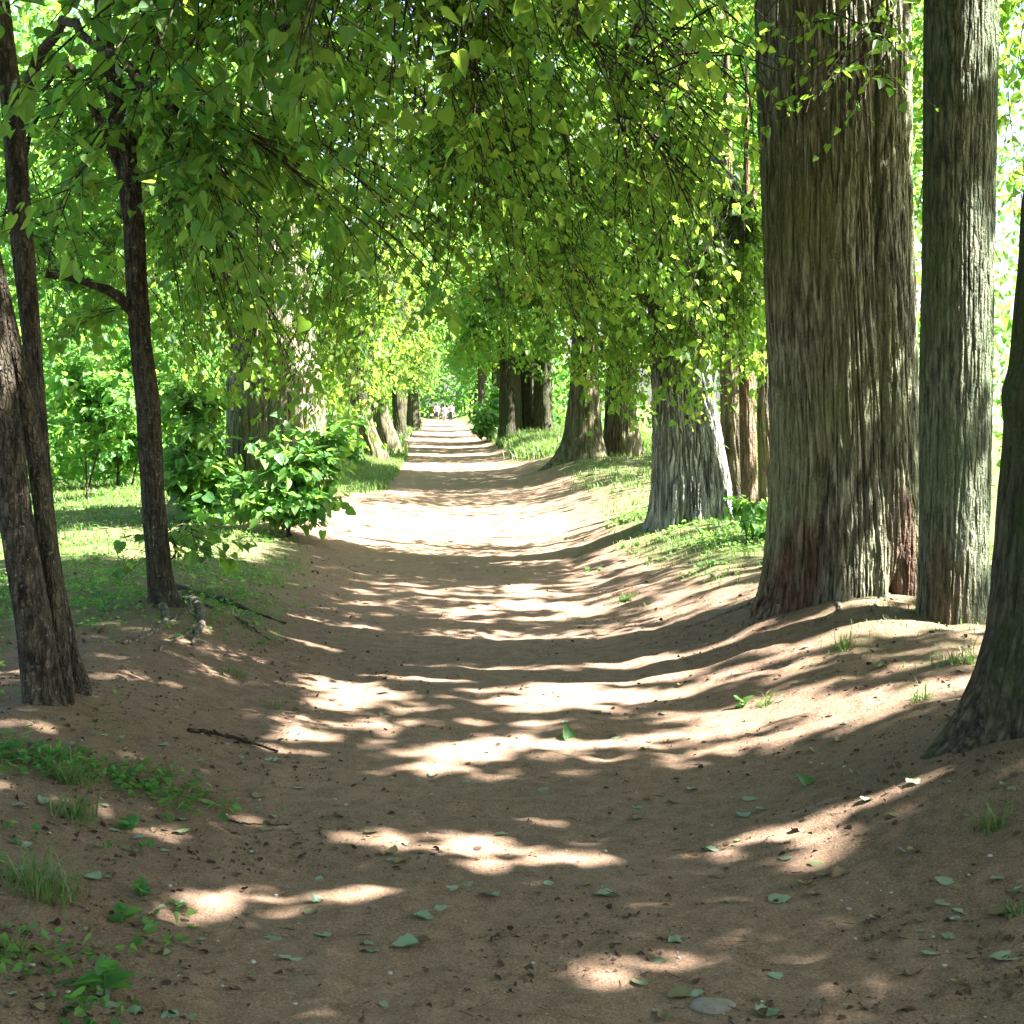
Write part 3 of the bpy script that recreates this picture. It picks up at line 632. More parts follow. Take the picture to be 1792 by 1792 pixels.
tM.cloud((mx-.6, my+.5, 9.3), (4.8, 4.6, 4.0), 40300, .13, zmin=5.6)
tM.cloud((mx+4.2, my, 9.0), (4.2, 4.8, 4.6), 37200, .13, zmin=5.2)
tM.done()
lS = tS.limb([(tS.base[0], d2, 5.2), (tS.base[0]+.6, d2+.8, 5.6), (tS.base[0]+1.2, d2+1.8, 5.2)], .06, .02)
for px, py, dd in ((1640, 200, 9.6), (1770, 120, 9.4), (1775, 420, 9.8), (1640, 470, 10)): blob(tS, lS, px, py, dd, (.4, .5, .5), 260, .06, 1)
tS.cloud((tS.base[0]+1.5, d2-.5, 8.6), (3.6, 4, 3.6), 21700, .12, zmin=5.2)
tS.done()
# three-stemmed tree: big near leaves at top left
lT = tT.limb([(tT.base[0]-.25, tT.base[1]+.25, 3.9), (-1.5, 5.8, 4.1), (-1.1, 5.2, 3.8), (-.6, 5.0, 3.2)], .016, .006, 18)
lT2 = tT.limb([(tT.base[0]-.2, tT.base[1]+.25, 2.9), (-1.55, 6.0, 3.1), (-1.25, 5.4, 2.9), (-.9, 5.3, 2.6)], .028, .008, 16)
blob(tT, lT, 180, 90, 4.4, (.35, .45, .28), 482, 0.054, 2)
blob(tT, lT, 420, 120, 4.8, (.42, .5, .30), 630, 0.052, 2)
blob(tT, lT2, 420, 290, 5.2, (.36, .5, .28), 630, 0.049, 2)
blob(tT, lT2, 520, 440, 5.6, (.30, .45, .26), 461, 0.048, 2, droop=.4)
blob(tT, lT2, 130, 330, 5.0, (.30, .5, .35), 153, 0.052, 2)
blob(tT, lT, 650, 250, 5.6, (.35, .5, .25), 503, 0.048, 2)
blob(tT, lT2, 760, 480, 6.4, (.28, .4, .24), 315, 0.047, 2, droop=.5)
tT.cloud((-3.6, 0.5, 8.0), (3.6, 5.5, 4.0), 20000, .15)  # unseen leaves left of and behind the camera, added to block sky light
tT.cloud((-3.2, 6.4, 7.5), (3.0, 4.5, 3.2), 15500, .13, zmin=5.0)
tT.done()
# single dark tree
lx, ly = tL.base[0], tL.base[1]
lL = tL.limb([(lx-.2, ly, 3.5), (lx+.3, ly-.3, 4.2), (lx+.9, ly-.5, 4.2), (lx+1.3, ly-.6, 3.6)], .03, .010, 16)
lL2 = tL.limb([(lx-.25, ly, 3.0), (lx-.5, ly-.3, 3.6), (lx-.6, ly-.6, 3.4)], .03, .010, 14)
blob(tL, lL, 330, 130, 9.9, (.7, .8, .55), 1050, 0.060, 1)
blob(tL, lL, 430, 420, 8.8, (.55, .8, .5), 900, 0.059, 1)
blob(tL, lL, 590, 170, 8.5, (.6, .8, .5), 750, 0.057, 1)
blob(tL, brL, 90, 500, 9.4, (.35, .7, .35), 390, 0.059, 1)
blob(tL, lL2, 110, 260, 10.3, (.5, .8, .6), 900, 0.059, 1)
blob(tL, lL, 420, 600, 9.4, (.42, .7, .26), 495, 0.059, 1, droop=.5)
blob(tL, lL, 380, 480, 9.9, (.4, .7, .4), 495, 0.059, 1)
lL3 = tL.limb([gpt(292, 1010)+np.array([0, 0, .12]), gpt(292, 1010)+np.array([.15, -.1, .26]), gpt(350, 960)+np.array([0, 0, .02])], .008, .004, 8, 'basal_shoot', None, 6)
blob(tL, lL3, 345, 968, ly-.15, (.24, .3, .09), 165, 0.071, 2, K=5, M=5)
blob(tL, lL3, 245, 975, ly-.2, (.10, .2, .07), 37, 0.067, 2, K=4, M=3)
lL4 = tL.limb([(lx-.2, ly, 3.2), (lx-.6, ly+.6, 3.8), (lx-1.1, ly+1.2, 3.6), (lx-1.5, ly+1.6, 2.8)], .03, .010, 16)
blob(tL, lL4, 160, 470, 10.6, (.7, .9, .6), 594, .066, 1)
blob(tL, lL4, 60, 300, 10.4, (.7, .9, .8), 528, .066, 1)
blob(tL, lL4, 180, 640, 11.0, (.5, .8, .3), 264, .066, 1, droop=.5)
blob(tL, lL, 480, 560, 9.6, (.45, .7, .32), 330, .062, 1, droop=.5)
blob(tL, lL, 520, 620, 9.8, (.4, .7, .22), 350, .062, 1, droop=.6)
blob(tL, lL, 620, 560, 10.0, (.4, .7, .3), 350, .062, 1, droop=.6)
blob(tL, lL4, 330, 640, 10.6, (.5, .8, .25), 400, .062, 1, droop=.5)
tL.cloud((lx-1.5, ly+.5, 7.4), (2.8, 3.2, 2.8), 13950, .13, zmin=5.6)
tL.done()
# big left trunk's leaves
Bx, By = tB.base[0], tB.base[1]
lB = tB.limb([(Bx+.1, By, 4.9), (Bx+.8, By-.6, 5.6), (Bx+1.6, By-1, 5.2), (Bx+2.2, By-1.2, 4.4)], .14, .03, 20)
lB2 = tB.limb([(Bx-.1, By-.2, 4.6), (Bx-.4, By-1, 5.0), (Bx-.8, By-1.8, 4.4)], .12, .03, 16)
lB3 = tB.limb([(Bx+.2, By+.2, 4.0), (Bx+.8, By+1, 4.2), (Bx+1.2, By+1.8, 3.4)], .10, .03, 16)
blob(tB, lB, 560, 560, 16.4, (.8, 1.0, .5), 1350, 0.067, 1, gap=-.02)
blob(tB, lB, 640, 440, 16.5, (1.0, 1.2, .8), 1200, 0.067, 1, gap=-.02)
blob(tB, lB3, 640, 610, 18.8, (1.1, 1.4, .55), 3600, 0.067, 1, gap=-.02)
blob(tB, lB3, 600, 700, 19.6, (.7, 1.2, .45), 1800, 0.067, 1, gap=-.02)
blob(tB, lB, 590, 650, 16.9, (.5, .6, .35), 700, .075, 1, gap=-.02)
blob(tB, lB, 530, 600, 16.6, (.5, .6, .3), 600, .07, 1, gap=-.02)
blob(tB, lB3, 620, 750, 18.8, (.45, .8, .3), 700, .075, 1, gap=-.02)
blob(tB, lB2, 450, 690, 15.9, (.45, .5, .22), 420, .07, 1, gap=-.02)
blob(tB, lB2, 410, 600, 15.8, (.5, .6, .3), 500, .07, 1, gap=-.02)
blob(tB, lB, 560, 720, 17.0, (.35, .4, .25), 400, .075, 1, gap=-.02)
blob(tB, lB3, 640, 690, 23, (.9, 1.5, .45), 1400, .08, 1, gap=-.02)
blob(tB, lB3, 690, 640, 26, (.9, 1.8, .5), 1300, .09, 1, gap=-.02)
blob(tB, lB3, 690, 540, 20.5, (1.0, 1.6, .8), 2700, 0.067, 1, gap=-.02)
blob(tB, lB2, 330, 440, 15.8, (1.0, 1.2, .9), 2250, 0.067, 1, gap=-.02)
blob(tB, lB2, 470, 300, 16, (.9, 1.2, .8), 1350, 0.067, 1, gap=-.02)
blob(tB, lB, 700, 200, 15.4, (1.3, 1.6, 1.2), 1800, 0.071, 1, gap=-.02)
blob(tB, lB2, 300, 560, 15.6, (1.0, 1.2, .6), 1600, .07, 1, gap=-.02)
blob(tB, lB2, 420, 520, 15.8, (.8, 1.0, .6), 1300, .07, 1, gap=-.02)
blob(tB, lB2, 480, 620, 16.0, (.6, .8, .3), 700, .07, 1, gap=-.02)
blob(tB, lB2, 200, 350, 16.2, (1.3, 1.3, 1.2), 2200, .075, 1, gap=-.02)
blob(tB, lB2, 380, 640, 15.7, (.7, .9, .35), 900, .07, 1, droop=.5, gap=-.02)
blob(tB, lB2, 560, 400, 16.2, (.8, 1.0, .7), 1300, .07, 1, gap=-.02)
blob(tB, lB2, 250, 480, 16.0, (1.0, 1.3, .8), 1600, .075, 1, gap=-.02)
blob(tB, lB2, 120, 560, 16.4, (.8, 1.3, .8), 1400, .075, 1, gap=-.02)
tB.cloud((Bx+.2, By, 9.0), (4.6, 4.6, 4.0), 24800, .13, thr=.04)
tB.done()
# grey cluster leaves (bright, right of centre)
Gx, Gy = tG.base[0], tG.base[1]
lG = tG.limb([(Gx-.3, Gy, 3.6), (Gx-.8, Gy-.6, 4.2), (Gx-1.4, Gy-1, 3.9), (Gx-1.8, Gy-1.2, 3.2)], .045, .015, 18)
lG2 = tG.limb([(Gx-.2, Gy, 3.4), (Gx+.1, Gy-.8, 3.9), (Gx+.3, Gy-1.6, 3.4)], .04, .015, 16)
lG3 = tG.limb([(Gx-.3, Gy, 4.2), (Gx-.7, Gy+.2, 5.2), (Gx-1.2, Gy+.1, 5.8)], .05, .02, 14)
blob(tG, lG2, 1210, 600, 13.9, (.75, 1.0, .42), 2850, 0.060, 1)
blob(tG, lG, 1100, 620, 14.6, (.75, 1.0, .45), 2550, 0.060, 1)
blob(tG, lG2, 1290, 520, 13.6, (.45, .9, .6), 1500, 0.059, 1)
blob(tG, lG, 1060, 470, 14.8, (.9, 1.2, .7), 2400, 0.062, 1)
blob(tG, lG3, 1200, 340, 14.8, (1.0, 1.3, .9), 2850, 0.063, 1)
blob(tG, lG2, 1180, 660, 13.9, (.5, .8, .22), 700, .06, 1, droop=.5)
blob(tG, lG, 1070, 700, 14.6, (.4, .8, .2), 400, .06, 1, droop=.5)
blob(tG, lG2, 1290, 660, 13.8, (.3, .6, .25), 450, .06, 1)
blob(tG, lG3, 1290, 330, 13.8, (.6, .9, .8), 1200, .065, 1)
blob(tG, lG3, 1290, 140, 14.0, (.7, .9, .8), 1200, .065, 1)
blob(tG, lG2, 1270, 440, 13.4, (.5, .8, .5), 700, .062, 1)
blob(tG, lG2, 1190, 690, 13.8, (.55, .7, .16), 500, .06, 1, droop=.6)
tG.cloud((Gx+.4, Gy+.5, 8.8), (4.4, 4.4, 4.0), 31000, .13)
tG.cloud((Gx+4, Gy, 9), (4, 4.5, 4.5), 18600, .15)
tG.done()
lO = tO.limb([(tO.base[0], tO.base[1], 3.2), (tO.base[0]+.2, tO.base[1]+.3, 3.8), (tO.base[0]+.2, tO.base[1]+.8, 3.6)], .03, .01, 10)
blob(tO, lO, 1320, 640, 16, (.35, .8, .5), 500, .075, 1)
blob(tO, lO, 1310, 420, 16.3, (.5, .9, .8), 600, .075, 1)
tO.done()
# brown pair leaves
lH = tH.limb([(3.0, dH, 4.0), (2.2, dH-1.5, 4.6), (1.2, dH-2.5, 4.0)], .16, .04, 16)
lH2 = tH.limb([(3.4, dH+.4, 4.0), (3.5, dH-1.2, 4.4), (3.4, dH-2.2, 3.4)], .14, .04, 14)
for px, py, dd, r, n in [(1080, 640, 27, (1.0, 1.6, .7), 1800), (960, 600, 27, (1.1, 1.8, .8), 1900), (1110, 720, 26.5, (.35, .7, .4), 350), (940, 480, 27, (1.5, 2, 1.2), 2200), (1080, 500, 27, (1.3, 2, 1.1), 1900), (840, 520, 28, (1.2, 2, 1.0), 1600)]:
    blob(tH, lH2 if px > 1050 else lH, px, py, dd, r, n, .09, 0, thin=.006)
tH.cloud((6.5, 28, 8.5), (4.5, 3.6, 4.5), 15000, .17)
tH.cloud((7, 33.5, 9.5), (4.5, 4.5, 5), 16000, .2)
tH.cloud((2.6, dH, 9.4), (4.8, 4.6, 5.2), 24800, .15, thr=.04)
tH.done()
lI = tI.limb([(2.9, dI, 4.2), (2.0, dI-2, 5.0), (1.0, dI-3, 4.4)], .2, .06, 14)
for px, py, dd, r, n in [(900, 610, 47, (1.6, 2.5, .8), 1600), (830, 610, 48, (1.3, 2.5, .9), 1300), (960, 620, 49, (1.0, 2, .8), 900), (850, 500, 48, (2.2, 3, 1.6), 2000)]:
    blob(tI, lI, px, py, dd, r, n, .13, 0, thin=.008)
tI.cloud((6.5, 43, 9), (5, 6, 5), 18000, .22)
tI.cloud((8, 54, 9), (4, 6, 5), 12000, .22)
tI.cloud((2.6, dI, 10), (5, 5, 6), 18600, .18)
tI.done()

# far trees closing the avenue: one is built, the rest are copies
def far_proto(name, label, group):
    t = Tree(name, (0, 0, 0), label, group=group, bark=M_BARK_MOSS, leaf=M_LEAF_WOOD)
    t.trunk([(0, 0, -.3, .42), (0, 0, 1, .36), (.1, 0, 4, .30), (0, 0, 9, .15)], 0, ang=60, dz=.12, furrow=.03, ffreq=5, flare=.5, fh=.5, lobes=[(3, .08, 0)], seed=3.)
    lb = t.limb([(0, 0, 3.4), (-.9, -.6, 4.4), (-1.9, -1.2, 4.6)], .14, .05); lb2 = t.limb([(0, 0, 3.8), (.8, .8, 4.8), (1.6, 1.4, 4.8)], .14, .05)
    t.cloud((-.6, -.6, 4.4), (2.4, 2.6, 1.6), 2600, .18, mask=0, zmin=2.2); t.cloud((0, 0, 8), (4.4, 4.4, 4.4), 9000, .22, mask=0)
    return t.done()
def copy_tree(o, loc, rz, sc=1.0, label=None):
    r = o.copy(); COL.objects.link(r); r.location = loc; r.rotation_euler = (0, 0, rz); r.scale = (sc,)*3
    if label: r['label'] = label
    for ch in list(o.children):
        c = ch.copy(); COL.objects.link(c); c.parent = r
        c.matrix_parent_inverse = ch.matrix_parent_inverse
    return r
proto = far_proto('lime_tree', 'distant leafy lime in the far part of the avenue', 'distant limes at the end of the avenue')
spots = [(-2.6, 98), (2.9, 68), (3.3, 84), (3.0, 104), (-2.8, 116), (3.2, 126), (-2.9, 138), (3.4, 150)]
for k, (x, y) in enumerate(spots):
    loc = on_ground(x, y); 
    if k == 0: proto.location = loc
    else: copy_tree(proto, loc, k*1.37, .9+.05*(k % 4))
# ------------------------------------------------------------------ wood beyond the verges (a mass) and single trees in front of it
def wood(name, label, boxes, trunks):
    f = Foliage()
    for (x0, x1, y0, y1, z0, z1, n, size, thr) in boxes:
        P = np.stack([rng.uniform(x0, x1, n), rng.uniform(y0, y1, n), rng.uniform(z0, z1, n)], -1)
        P = P[noise(P[:, 0]*.55, P[:, 1]*.55, P[:, 2]*.7) > thr]
        P = P[sun_keep(P, .85)] if x0 > 0 else P
        P[:, 2] += height(P[:, 0], P[:, 1])
        D = unit(rng.normal(size=P.shape)+np.array([0, 0, -.5])); N = unit(rng.normal(size=P.shape)*.6+np.array([0, 0, 1.]))
        f.leaves(P, D, N, size*rng.uniform(.6, 1.3, len(P)), 0)
    nv = f.n
    V = list(f.V); Fq = {}
    for fc in f.F: Fq.setdefault(fc.shape[1], []).append(fc)
    fl = [np.concatenate(v) for v in Fq.values()]
    tv = []; tf = []; n = nv
    for (x, y, r, h) in trunks:
        z = float(height(x, y))
        a, b = polytube(smooth_curve([(x, y, z-.2), (x+rng.normal()*.15, y, z+h*.5), (x+rng.normal()*.4, y, z+h)], 12), np.linspace(r, r*.4, 12), 9, .1)
        tv.append(a); tf.append(b+n); n += len(a)
    rn = np.concatenate(f.R+[np.zeros(n-nv)])
    if tv: V += tv; fl.append(np.concatenate(tf))
    mi = np.concatenate([np.full(len(x), 0) for x in fl[:-1]]+[np.full(len(fl[-1]), 1 if tv else 0)]) if len(fl) > 1 else None
    if not tv and len(fl) > 1: mi[:] = 0
    o = mesh_np(name, np.concatenate(V), fl, [M_LEAF_WOOD, M_BARK_DARK], attrs={'rnd': rn, 'wear': np.zeros(len(rn))}, smooth=False, matidx=mi)
    return tag(o, label, 'wood', kind='stuff')
tl = [(rng.uniform(-16, -5), rng.uniform(30, 60), rng.uniform(.08, .2), 9) for _ in range(14)]
wood('leafy_wood', 'dense green wood beyond the left verge', [(-17, -4.6, 32, 46, 2.0, 11, 42000, .17, -.2), (-15, -4.2, 28, 36, 0.0, 3.2, 24000, .13, -.25), (-30, -5, 46, 80, 0, 16, 40000, .32, -.25), (-11, -4.4, 21, 30, 3.6, 9, 15000, .13, .02), (-11, -4.3, 23, 29, .1, 3.4, 15000, .12, -.1)], tl)
tr = [(rng.uniform(7, 18), rng.uniform(26, 60), rng.uniform(.08, .2), 10) for _ in range(9)]
wood('leafy_wood', 'bright sunlit wood beyond the right verge', [(5.5, 20, 30, 46, 4.0, 13, 24000, .18, .03), (4.2, 9.5, 19, 28, 2.0, 9, 30000, .12, -.05), (5.0, 10.5, 17, 30, .1, 2.2, 18000, .12, -.1), (10, 36, 48, 85, 2, 18, 22000, .32, -.02), (3.8, 10, 34, 60, 0, 3.6, 9000, .15, .0)], tr)
wood('leafy_wood', 'hazy blue-green wood closing the far end of the avenue', [(-14, 14, 166, 185, 0, 16, 16000, .5, -.2), (-10, -2.6, 86, 160, 0, 3.5, 9000, .3, -.1), (2.8, 10, 70, 160, 0, 3.5, 9000, .3, -.1)], [])

# ------------------------------------------------------------------ shrubs
def shrub(name, label, base, blobs, stems_, size=.09, lod=1, cat='shrub', mat=None):
    t = Tree(name, base, label, cat, bark=M_BARK_DARK, leaf=mat or M_SHRUB)
    b = np.array(base)
    for k, (tip, r) in enumerate(stems_):
        c = smooth_curve([b+np.array([rng.normal()*.08, rng.normal()*.08, -.05]), .5*(b+np.array(tip))+np.array([rng.normal()*.06, 0, .1]), np.array(tip)], 10)
        V, Fc = polytube(c, np.linspace(r, r*.35, 10), 6)
        mesh_np('stem', V, [Fc], M_BARK_DARK, t.root)
        for (ctr, rad, n) in blobs[k::len(stems_)]: t.spray(c, ctr, rad, int(n*1.25), size, lod, M=6, K=7, thin=.004, droop=.1, up=.25, gap=-.5)
    return t.done()
def sb(px, py, d, r, n): return (at(px, py, d), r, n)
d = 15.4
shrub('leafy_bush', 'leafy bush with big sunlit leaves at the foot of the huge pale trunk', on_ground(-1.6, d),
      [sb(500, 810, d, (.35, .5, .3), 260), sb(450, 870, d-.2, (.4, .4, .2), 330), sb(560, 800, d+.2, (.28, .4, .32), 240), sb(530, 880, d-.2, (.3, .4, .18), 260), sb(545, 850, d, (.3, .4, .3), 200), sb(590, 760, d+.3, (.2, .3, .25), 90)],
      [(at(500, 800, d), .018), (at(450, 850, d), .014), (at(560, 780, d), .016)], .10)
d = 16.5
shrub('leafy_bush', 'tall leafy bush left of the huge pale trunk, behind the single dark tree', on_ground(-2.75, d),
      [sb(340, 740, d, (.35, .5, .3), 300), sb(330, 820, d, (.42, .5, .3), 380), sb(360, 880, d, (.4, .5, .22), 340), sb(310, 690, d, (.25, .4, .2), 120), sb(400, 820, d+.1, (.2, .4, .35), 150)],
      [(at(330, 700, d), .02), (at(350, 780, d), .016), (at(390, 800, d), .012)], .12)
d = 21.0
shrub('leafy_bush', 'low bush at the edge of the left wood, beside the dark stems', on_ground(-5.0, d),
      [sb(150, 740, d, (.6, .8, .5), 500), sb(220, 720, d, (.5, .8, .6), 500), sb(130, 650, d, (.6, .8, .5), 400)], [(at(150, 700, d), .02), (at(220, 690, d), .02)], .11)
d = 24.0
shrub('leafy_bush', 'light green bush standing in the shade between two trunks on the left', on_ground(-5.2, d),
      [sb(240, 640, d, (.8, 1, .7), 700), sb(300, 700, d, (.6, 1, .7), 600), sb(190, 780, d, (.7, .9, .35), 500)], [(at(240, 640, d), .02), (at(300, 660, d), .02)], .12)
g = gpt(1318, 952)
shrub('leafy_plant', 'broad-leaved plant beside the foot of the great double trunk', g,
      [(g+np.array([0, .05, .12]), (.16, .2, .10), 80), (g+np.array([.08, .3, .3]), (.12, .2, .2), 70)], [(g+np.array([0, 0, .2]), .006), (g+np.array([.1, .2, .35]), .006)], .075, cat='plant')
g = gpt(1545, 1022)
shrub('leafy_plant', 'small dark plant in the hollow foot of the great double trunk', g,
      [(g+np.array([-.03, 0, .05]), (.14, .1, .05), 60), (g+np.array([.16, 0, .05]), (.08, .08, .04), 30)], [(g+np.array([0, 0, .08]), .004), (g+np.array([.15, 0, .06]), .004)], .05, cat='plant')
g = on_ground(2.0, 57)
shrub('leafy_bush', 'rounded bush crowding the path edge left of the triple trunk', g,
      [((1.8, 57, .9), (.7, 1.4, .8), 700), ((2.3, 58, 1.5), (.7, 1.4, .8), 600)], [((1.9, 57, 1.2), .03), ((2.3, 58, 1.6), .03)], .16, 0)
g = on_ground(-2.2, 33)
shrub('leafy_bush', 'bright bush overhanging the verge below the white-lit leaves', g,
      [((-2.3, 33, .5), (.6, 1.4, .4), 450), ((-2.6, 34, 1.0), (.6, 1.4, .6), 450)], [((-2.2, 33, .8), .02), ((-2.6, 34, 1.2), .02)], .13, 0)

# ------------------------------------------------------------------ grass
def blades(P, h, w, bend, f):
    n = len(P); a = rng.uniform(0, 2*math.pi, n); c, s_ = np.cos(a), np.sin(a)
    side = np.stack([c, s_, 0*a], -1); fw = np.stack([-s_, c, 0*a], -1)
    b = bend*rng.uniform(.2, 1.4, n)
    up = np.array([0, 0, 1.])
    m1 = P+up*(h*.55)[:, None]+fw*(b*h*.25)[:, None]; tp = P+up*(h*(1-.25*b))[:, None]+fw*(b*h*.9)[:, None]
    V = np.stack([P-side*w[:, None], P+side*w[:, None], m1+side*w[:, None]*.8, m1-side*w[:, None]*.8, tp], 1)
    base = (np.arange(n)*5)[:, None]
    r = np.repeat(rng.random(n), 5)
    f.V.append(V.reshape(-1, 3)); f.F += [np.array([[0, 1, 2, 3]])+base+f.n, np.array([[3, 2, 4]])+base+f.n]; f.R.append(r); f.n += n*5
def scatter(n, x0, x1, y0, y1, fn, clump=1.0):
    X = rng.uniform(x0, x1, n); Y = rng.uniform(y0, y1, n)
    k = rng.random(n) < fn(X, Y)
    X, Y = X[k], Y[k]; return np.stack([X, Y, height(X, Y)], -1)
f = Foliage()
def gden(X, Y): return np.clip((greenness(X, Y)-.18)*1.1*(noise(X*3, Y*3, 1)*.9+.45), 0, 1)
for n, box, hh, ww in [(26000, (-3.2, -.9, 6.5, 13), .05, .0022), (34000, (1.2, 4.5, 10.5, 17), .055, .0028), (60000, (-7, -1.2, 13, 26), .06, .004),
                       (30000, (1.3, 4.5, 5.8, 10.5), .04, .0022), (60000, (-3.6, -.6, 24, 42), .14, .008), (60000, (1.6, 6, 34, 62), .32, .014), (30000, (-12, -3, 20, 34), .10, .008), (16000, (-4, -.9, 40, 90), .25, .02), (16000, (1.6, 4.5, 18, 30), .10, .006)]:
    P = scatter(n, *box, gden)
    if len(P): blades(P, hh*rng.uniform(.4, 1.5, len(P)), np.full(len(P), ww), 1.1, f)
tag(f.build('grass', M_GRASS), 'short patchy grass on the verges under the trees', 'grass', kind='stuff')
# little rosettes of ground ivy and clover on the left verge
f = Foliage()
P = scatter(17000, -3.4, -.85, 5.5, 13, lambda X, Y: np.clip((greenness(X, Y)-.12)*(noise(X*2.2, Y*2.2, 6)*1.2+.55), 0, 1))
P2 = scatter(6000, -1.9, -.75, 3.6, 6.0, lambda X, Y: np.clip((noise(X*2.2, Y*2.2, 6)*1.0+.05)*sstep(.0, .5, -.55-X-.0), 0, 1))
P3 = scatter(17000, 1.25, 4.0, 9.8, 18, lambda X, Y: np.clip((greenness(X, Y)-.2)*(noise(X*2.2, Y*2.2, 6)*1.2+.3), 0, 1))
P4 = scatter(30000, -9, -1.6, 13, 27, lambda X, Y: np.clip((greenness(X, Y)-.2)*(noise(X*1.2, Y*1.2, 6)+.35), 0, 1))
P = np.concatenate([P, P2, P3, P4])
P[:, 2] += rng.uniform(.004, .04, len(P))
f.leaves(P, unit(rng.normal(size=P.shape)*np.array([1, 1, .25])), unit(np.array([0, 0, 1.])+rng.normal(size=P.shape)*.35), rng.uniform(.015, .042, len(P))*np.where(P[:, 1] > 13, 1.5, 1), 0)
tag(f.build('ground_ivy', M_SHRUB), 'small round leaves of ground cover creeping over the verges', 'ground cover', kind='stuff')

# single tufts one can count
TUFTS = [(118, 1365, .10, 80, 'bright green tuft of grass left of the path below the clump of three stems', .10), (132, 1432, .11, 45, 'tuft of broad blades in the bare earth at the left side', .10), (75, 1560, .14, 90, 'long grass tuft near the left edge of the foreground', .16),
         (30, 1668, .07, 16, 'small weed tuft touching the left edge near the bottom', .05), (1735, 1448, .08, 40, 'lone grass tuft on bare soil below the mossy right-hand trunk', .07), (1477, 1135, .13, 26, 'upright pale tuft with one tall blade on the right bank', .06),
         (1685, 1160, .10, 60, 'dark grass tuft at the left side of the mossy trunk foot', .14), (1612, 1225, .09, 24, 'tuft in a sunny streak close to the mossy trunk foot', .06), (1340, 1235, .09, 24, 'yellow-green tuft low on the right bank at the edge of the path', .05),
         (1095, 1050, .08, 40, 'tuft of grass where the right verge meets the path', .12), (480, 1235, .05, 24, 'tiny tuft on the left path edge in the light streaks', .10), (410, 1180, .06, 30, 'tuft on the left bank in front of the bare roots', .10), (1775, 1598, .05, 26, 'low tuft touching the right edge of the foreground', .05)]
for (px, py, h, n, txt, r) in TUFTS:
    g = gpt(px, py); f = Foliage()
    n *= 2; P = np.stack([rng.normal(g[0], r*.36, n), rng.normal(g[1], r*.36, n), np.zeros(n)], -1); P[:, 2] = height(P[:, 0], P[:, 1])-.004
    blades(P, h*(.25+1.1*rng.random(n)**1.5), rng.uniform(.0014, .0036, n), 1.5, f)
    tag(f.build('grass_tuft', M_GRASS, origin=g), txt, 'grass tuft', 'tufts growing in the bare earth')
WEEDS = [(182, 1742, .13, 9, 'upright leafy weed near the bottom left corner', 1), (140, 1768, .07, 6, 'small two-leaved weed left of the upright one at the bottom', 0), (213, 1618, .06, 7, 'spreading weed just left of the foreground light patch', 0), (245, 1570, .06, 7, 'bright weed above the foreground light patch', 0),
         (228, 1455, .05, 8, 'flat dark weed below the tuft of broad blades', 0), (1095, 1058, .06, 8, 'low herb beside the grass at the right path edge', 0), (1300, 1238, .06, 8, 'yellowish herb on the lower right bank', 0)]
for (px, py, h, n, txt, k) in WEEDS:
    g = gpt(px, py); f = Foliage()
    a = rng.uniform(0, 6.28, n); u = rng.uniform(.1, 1, n)
    P = g+np.stack([np.cos(a)*.012, np.sin(a)*.012, u*h*.6], -1)
    D = np.stack([np.cos(a), np.sin(a), .9*u+.1], -1)
    f.leaves(P, D, np.array([0, 0, 1.])+rng.normal(size=P.shape)*.2, rng.uniform(.5, 1.0, n)*(.055 if not k else .075), 2)
    root = empty('weed', g); tag(root, txt, 'weed', 'weeds growing in the bare earth')
    V, Fc = seg_tubes(np.array([g-np.array([0, 0, .01])]), np.array([g+np.array([.005, 0, h*.8])]), np.array([.003]), np.array([.0015]), 6)
    mesh_np('stem', V, [Fc], M_SHRUB, root, {'rnd': np.full(len(V), .5)})
    f.build('leaves', M_SHRUB, root)

# ------------------------------------------------------------------ fallen leaves, one by one
def curled(seed):
    r = np.random.default_rng(seed); n, m = 9, 11
    cup = r.uniform(-.5, .9); roll = r.uniform(-.5, .6); wav = r.uniform(.02, .07); tw = r.uniform(-.4, .4)
    V = []; 
    for i in range(m):
        t = i/(m-1); w = .50*math.sin(math.pi*min(1, t**.62*1.02))**.75*(1-.25*t)+.004
        for j in range(n):
            s_ = -1+2*j/(n-1)
            x = s_*w*(1+.10*math.sin(t*26+s_*3)*abs(s_)); y = t-.10*abs(s_)*(1-t)**3*3
            z = cup*x*x*1.6+roll*(t-.45)**2*.8+wav*math.sin(9*x+7*t+seed)+tw*x*(t-.4)+.03*abs(s_)
            V.append((x, y-.5, z))
    V = np.array(V); V[:, 2] -= V[:, 2].min()
    i, j = np.meshgrid(np.arange(m-1), np.arange(n-1), indexing='ij')
    Fc = np.stack([i*n+j, i*n+j+1, (i+1)*n+j+1, (i+1)*n+j], -1).reshape(-1, 4)
    # stalk
    sv, sf = polytube(smooth_curve([(0, -.5, V[n//2, 2]+.0), (.03, -.62, .03), (.08, -.80, .02)], 6), np.full(6, .012), 4)
    return np.concatenate([V, sv]), np.concatenate([Fc, sf+len(V)])
LM = []
for k in range(9):
    V, Fc = curled(k+20)
    me_o = mesh_np('fallen_leaf', V, [Fc], M_DRY, attrs={'rnd': np.full(len(V), (k+.5)/9)})
    LM.append(me_o.data); COL.objects.unlink(me_o); bpy.data.objects.remove(me_o)
def fallen(px, py, size, mesh, label, group='fallen leaves on the path', mat=None, tilt=.18, rz=None):
    g = gpt(px, py)
    o = bpy.data.objects.new('fallen_leaf', mesh); o.scale = (size,)*3
    o.location = g+np.array([0, 0, .001]); o.rotation_euler = (random.uniform(-tilt, tilt), random.uniform(-tilt, tilt), random.uniform(0, 6.28) if rz is None else rz)
    tag(o, label, 'leaf', group); return link(o)
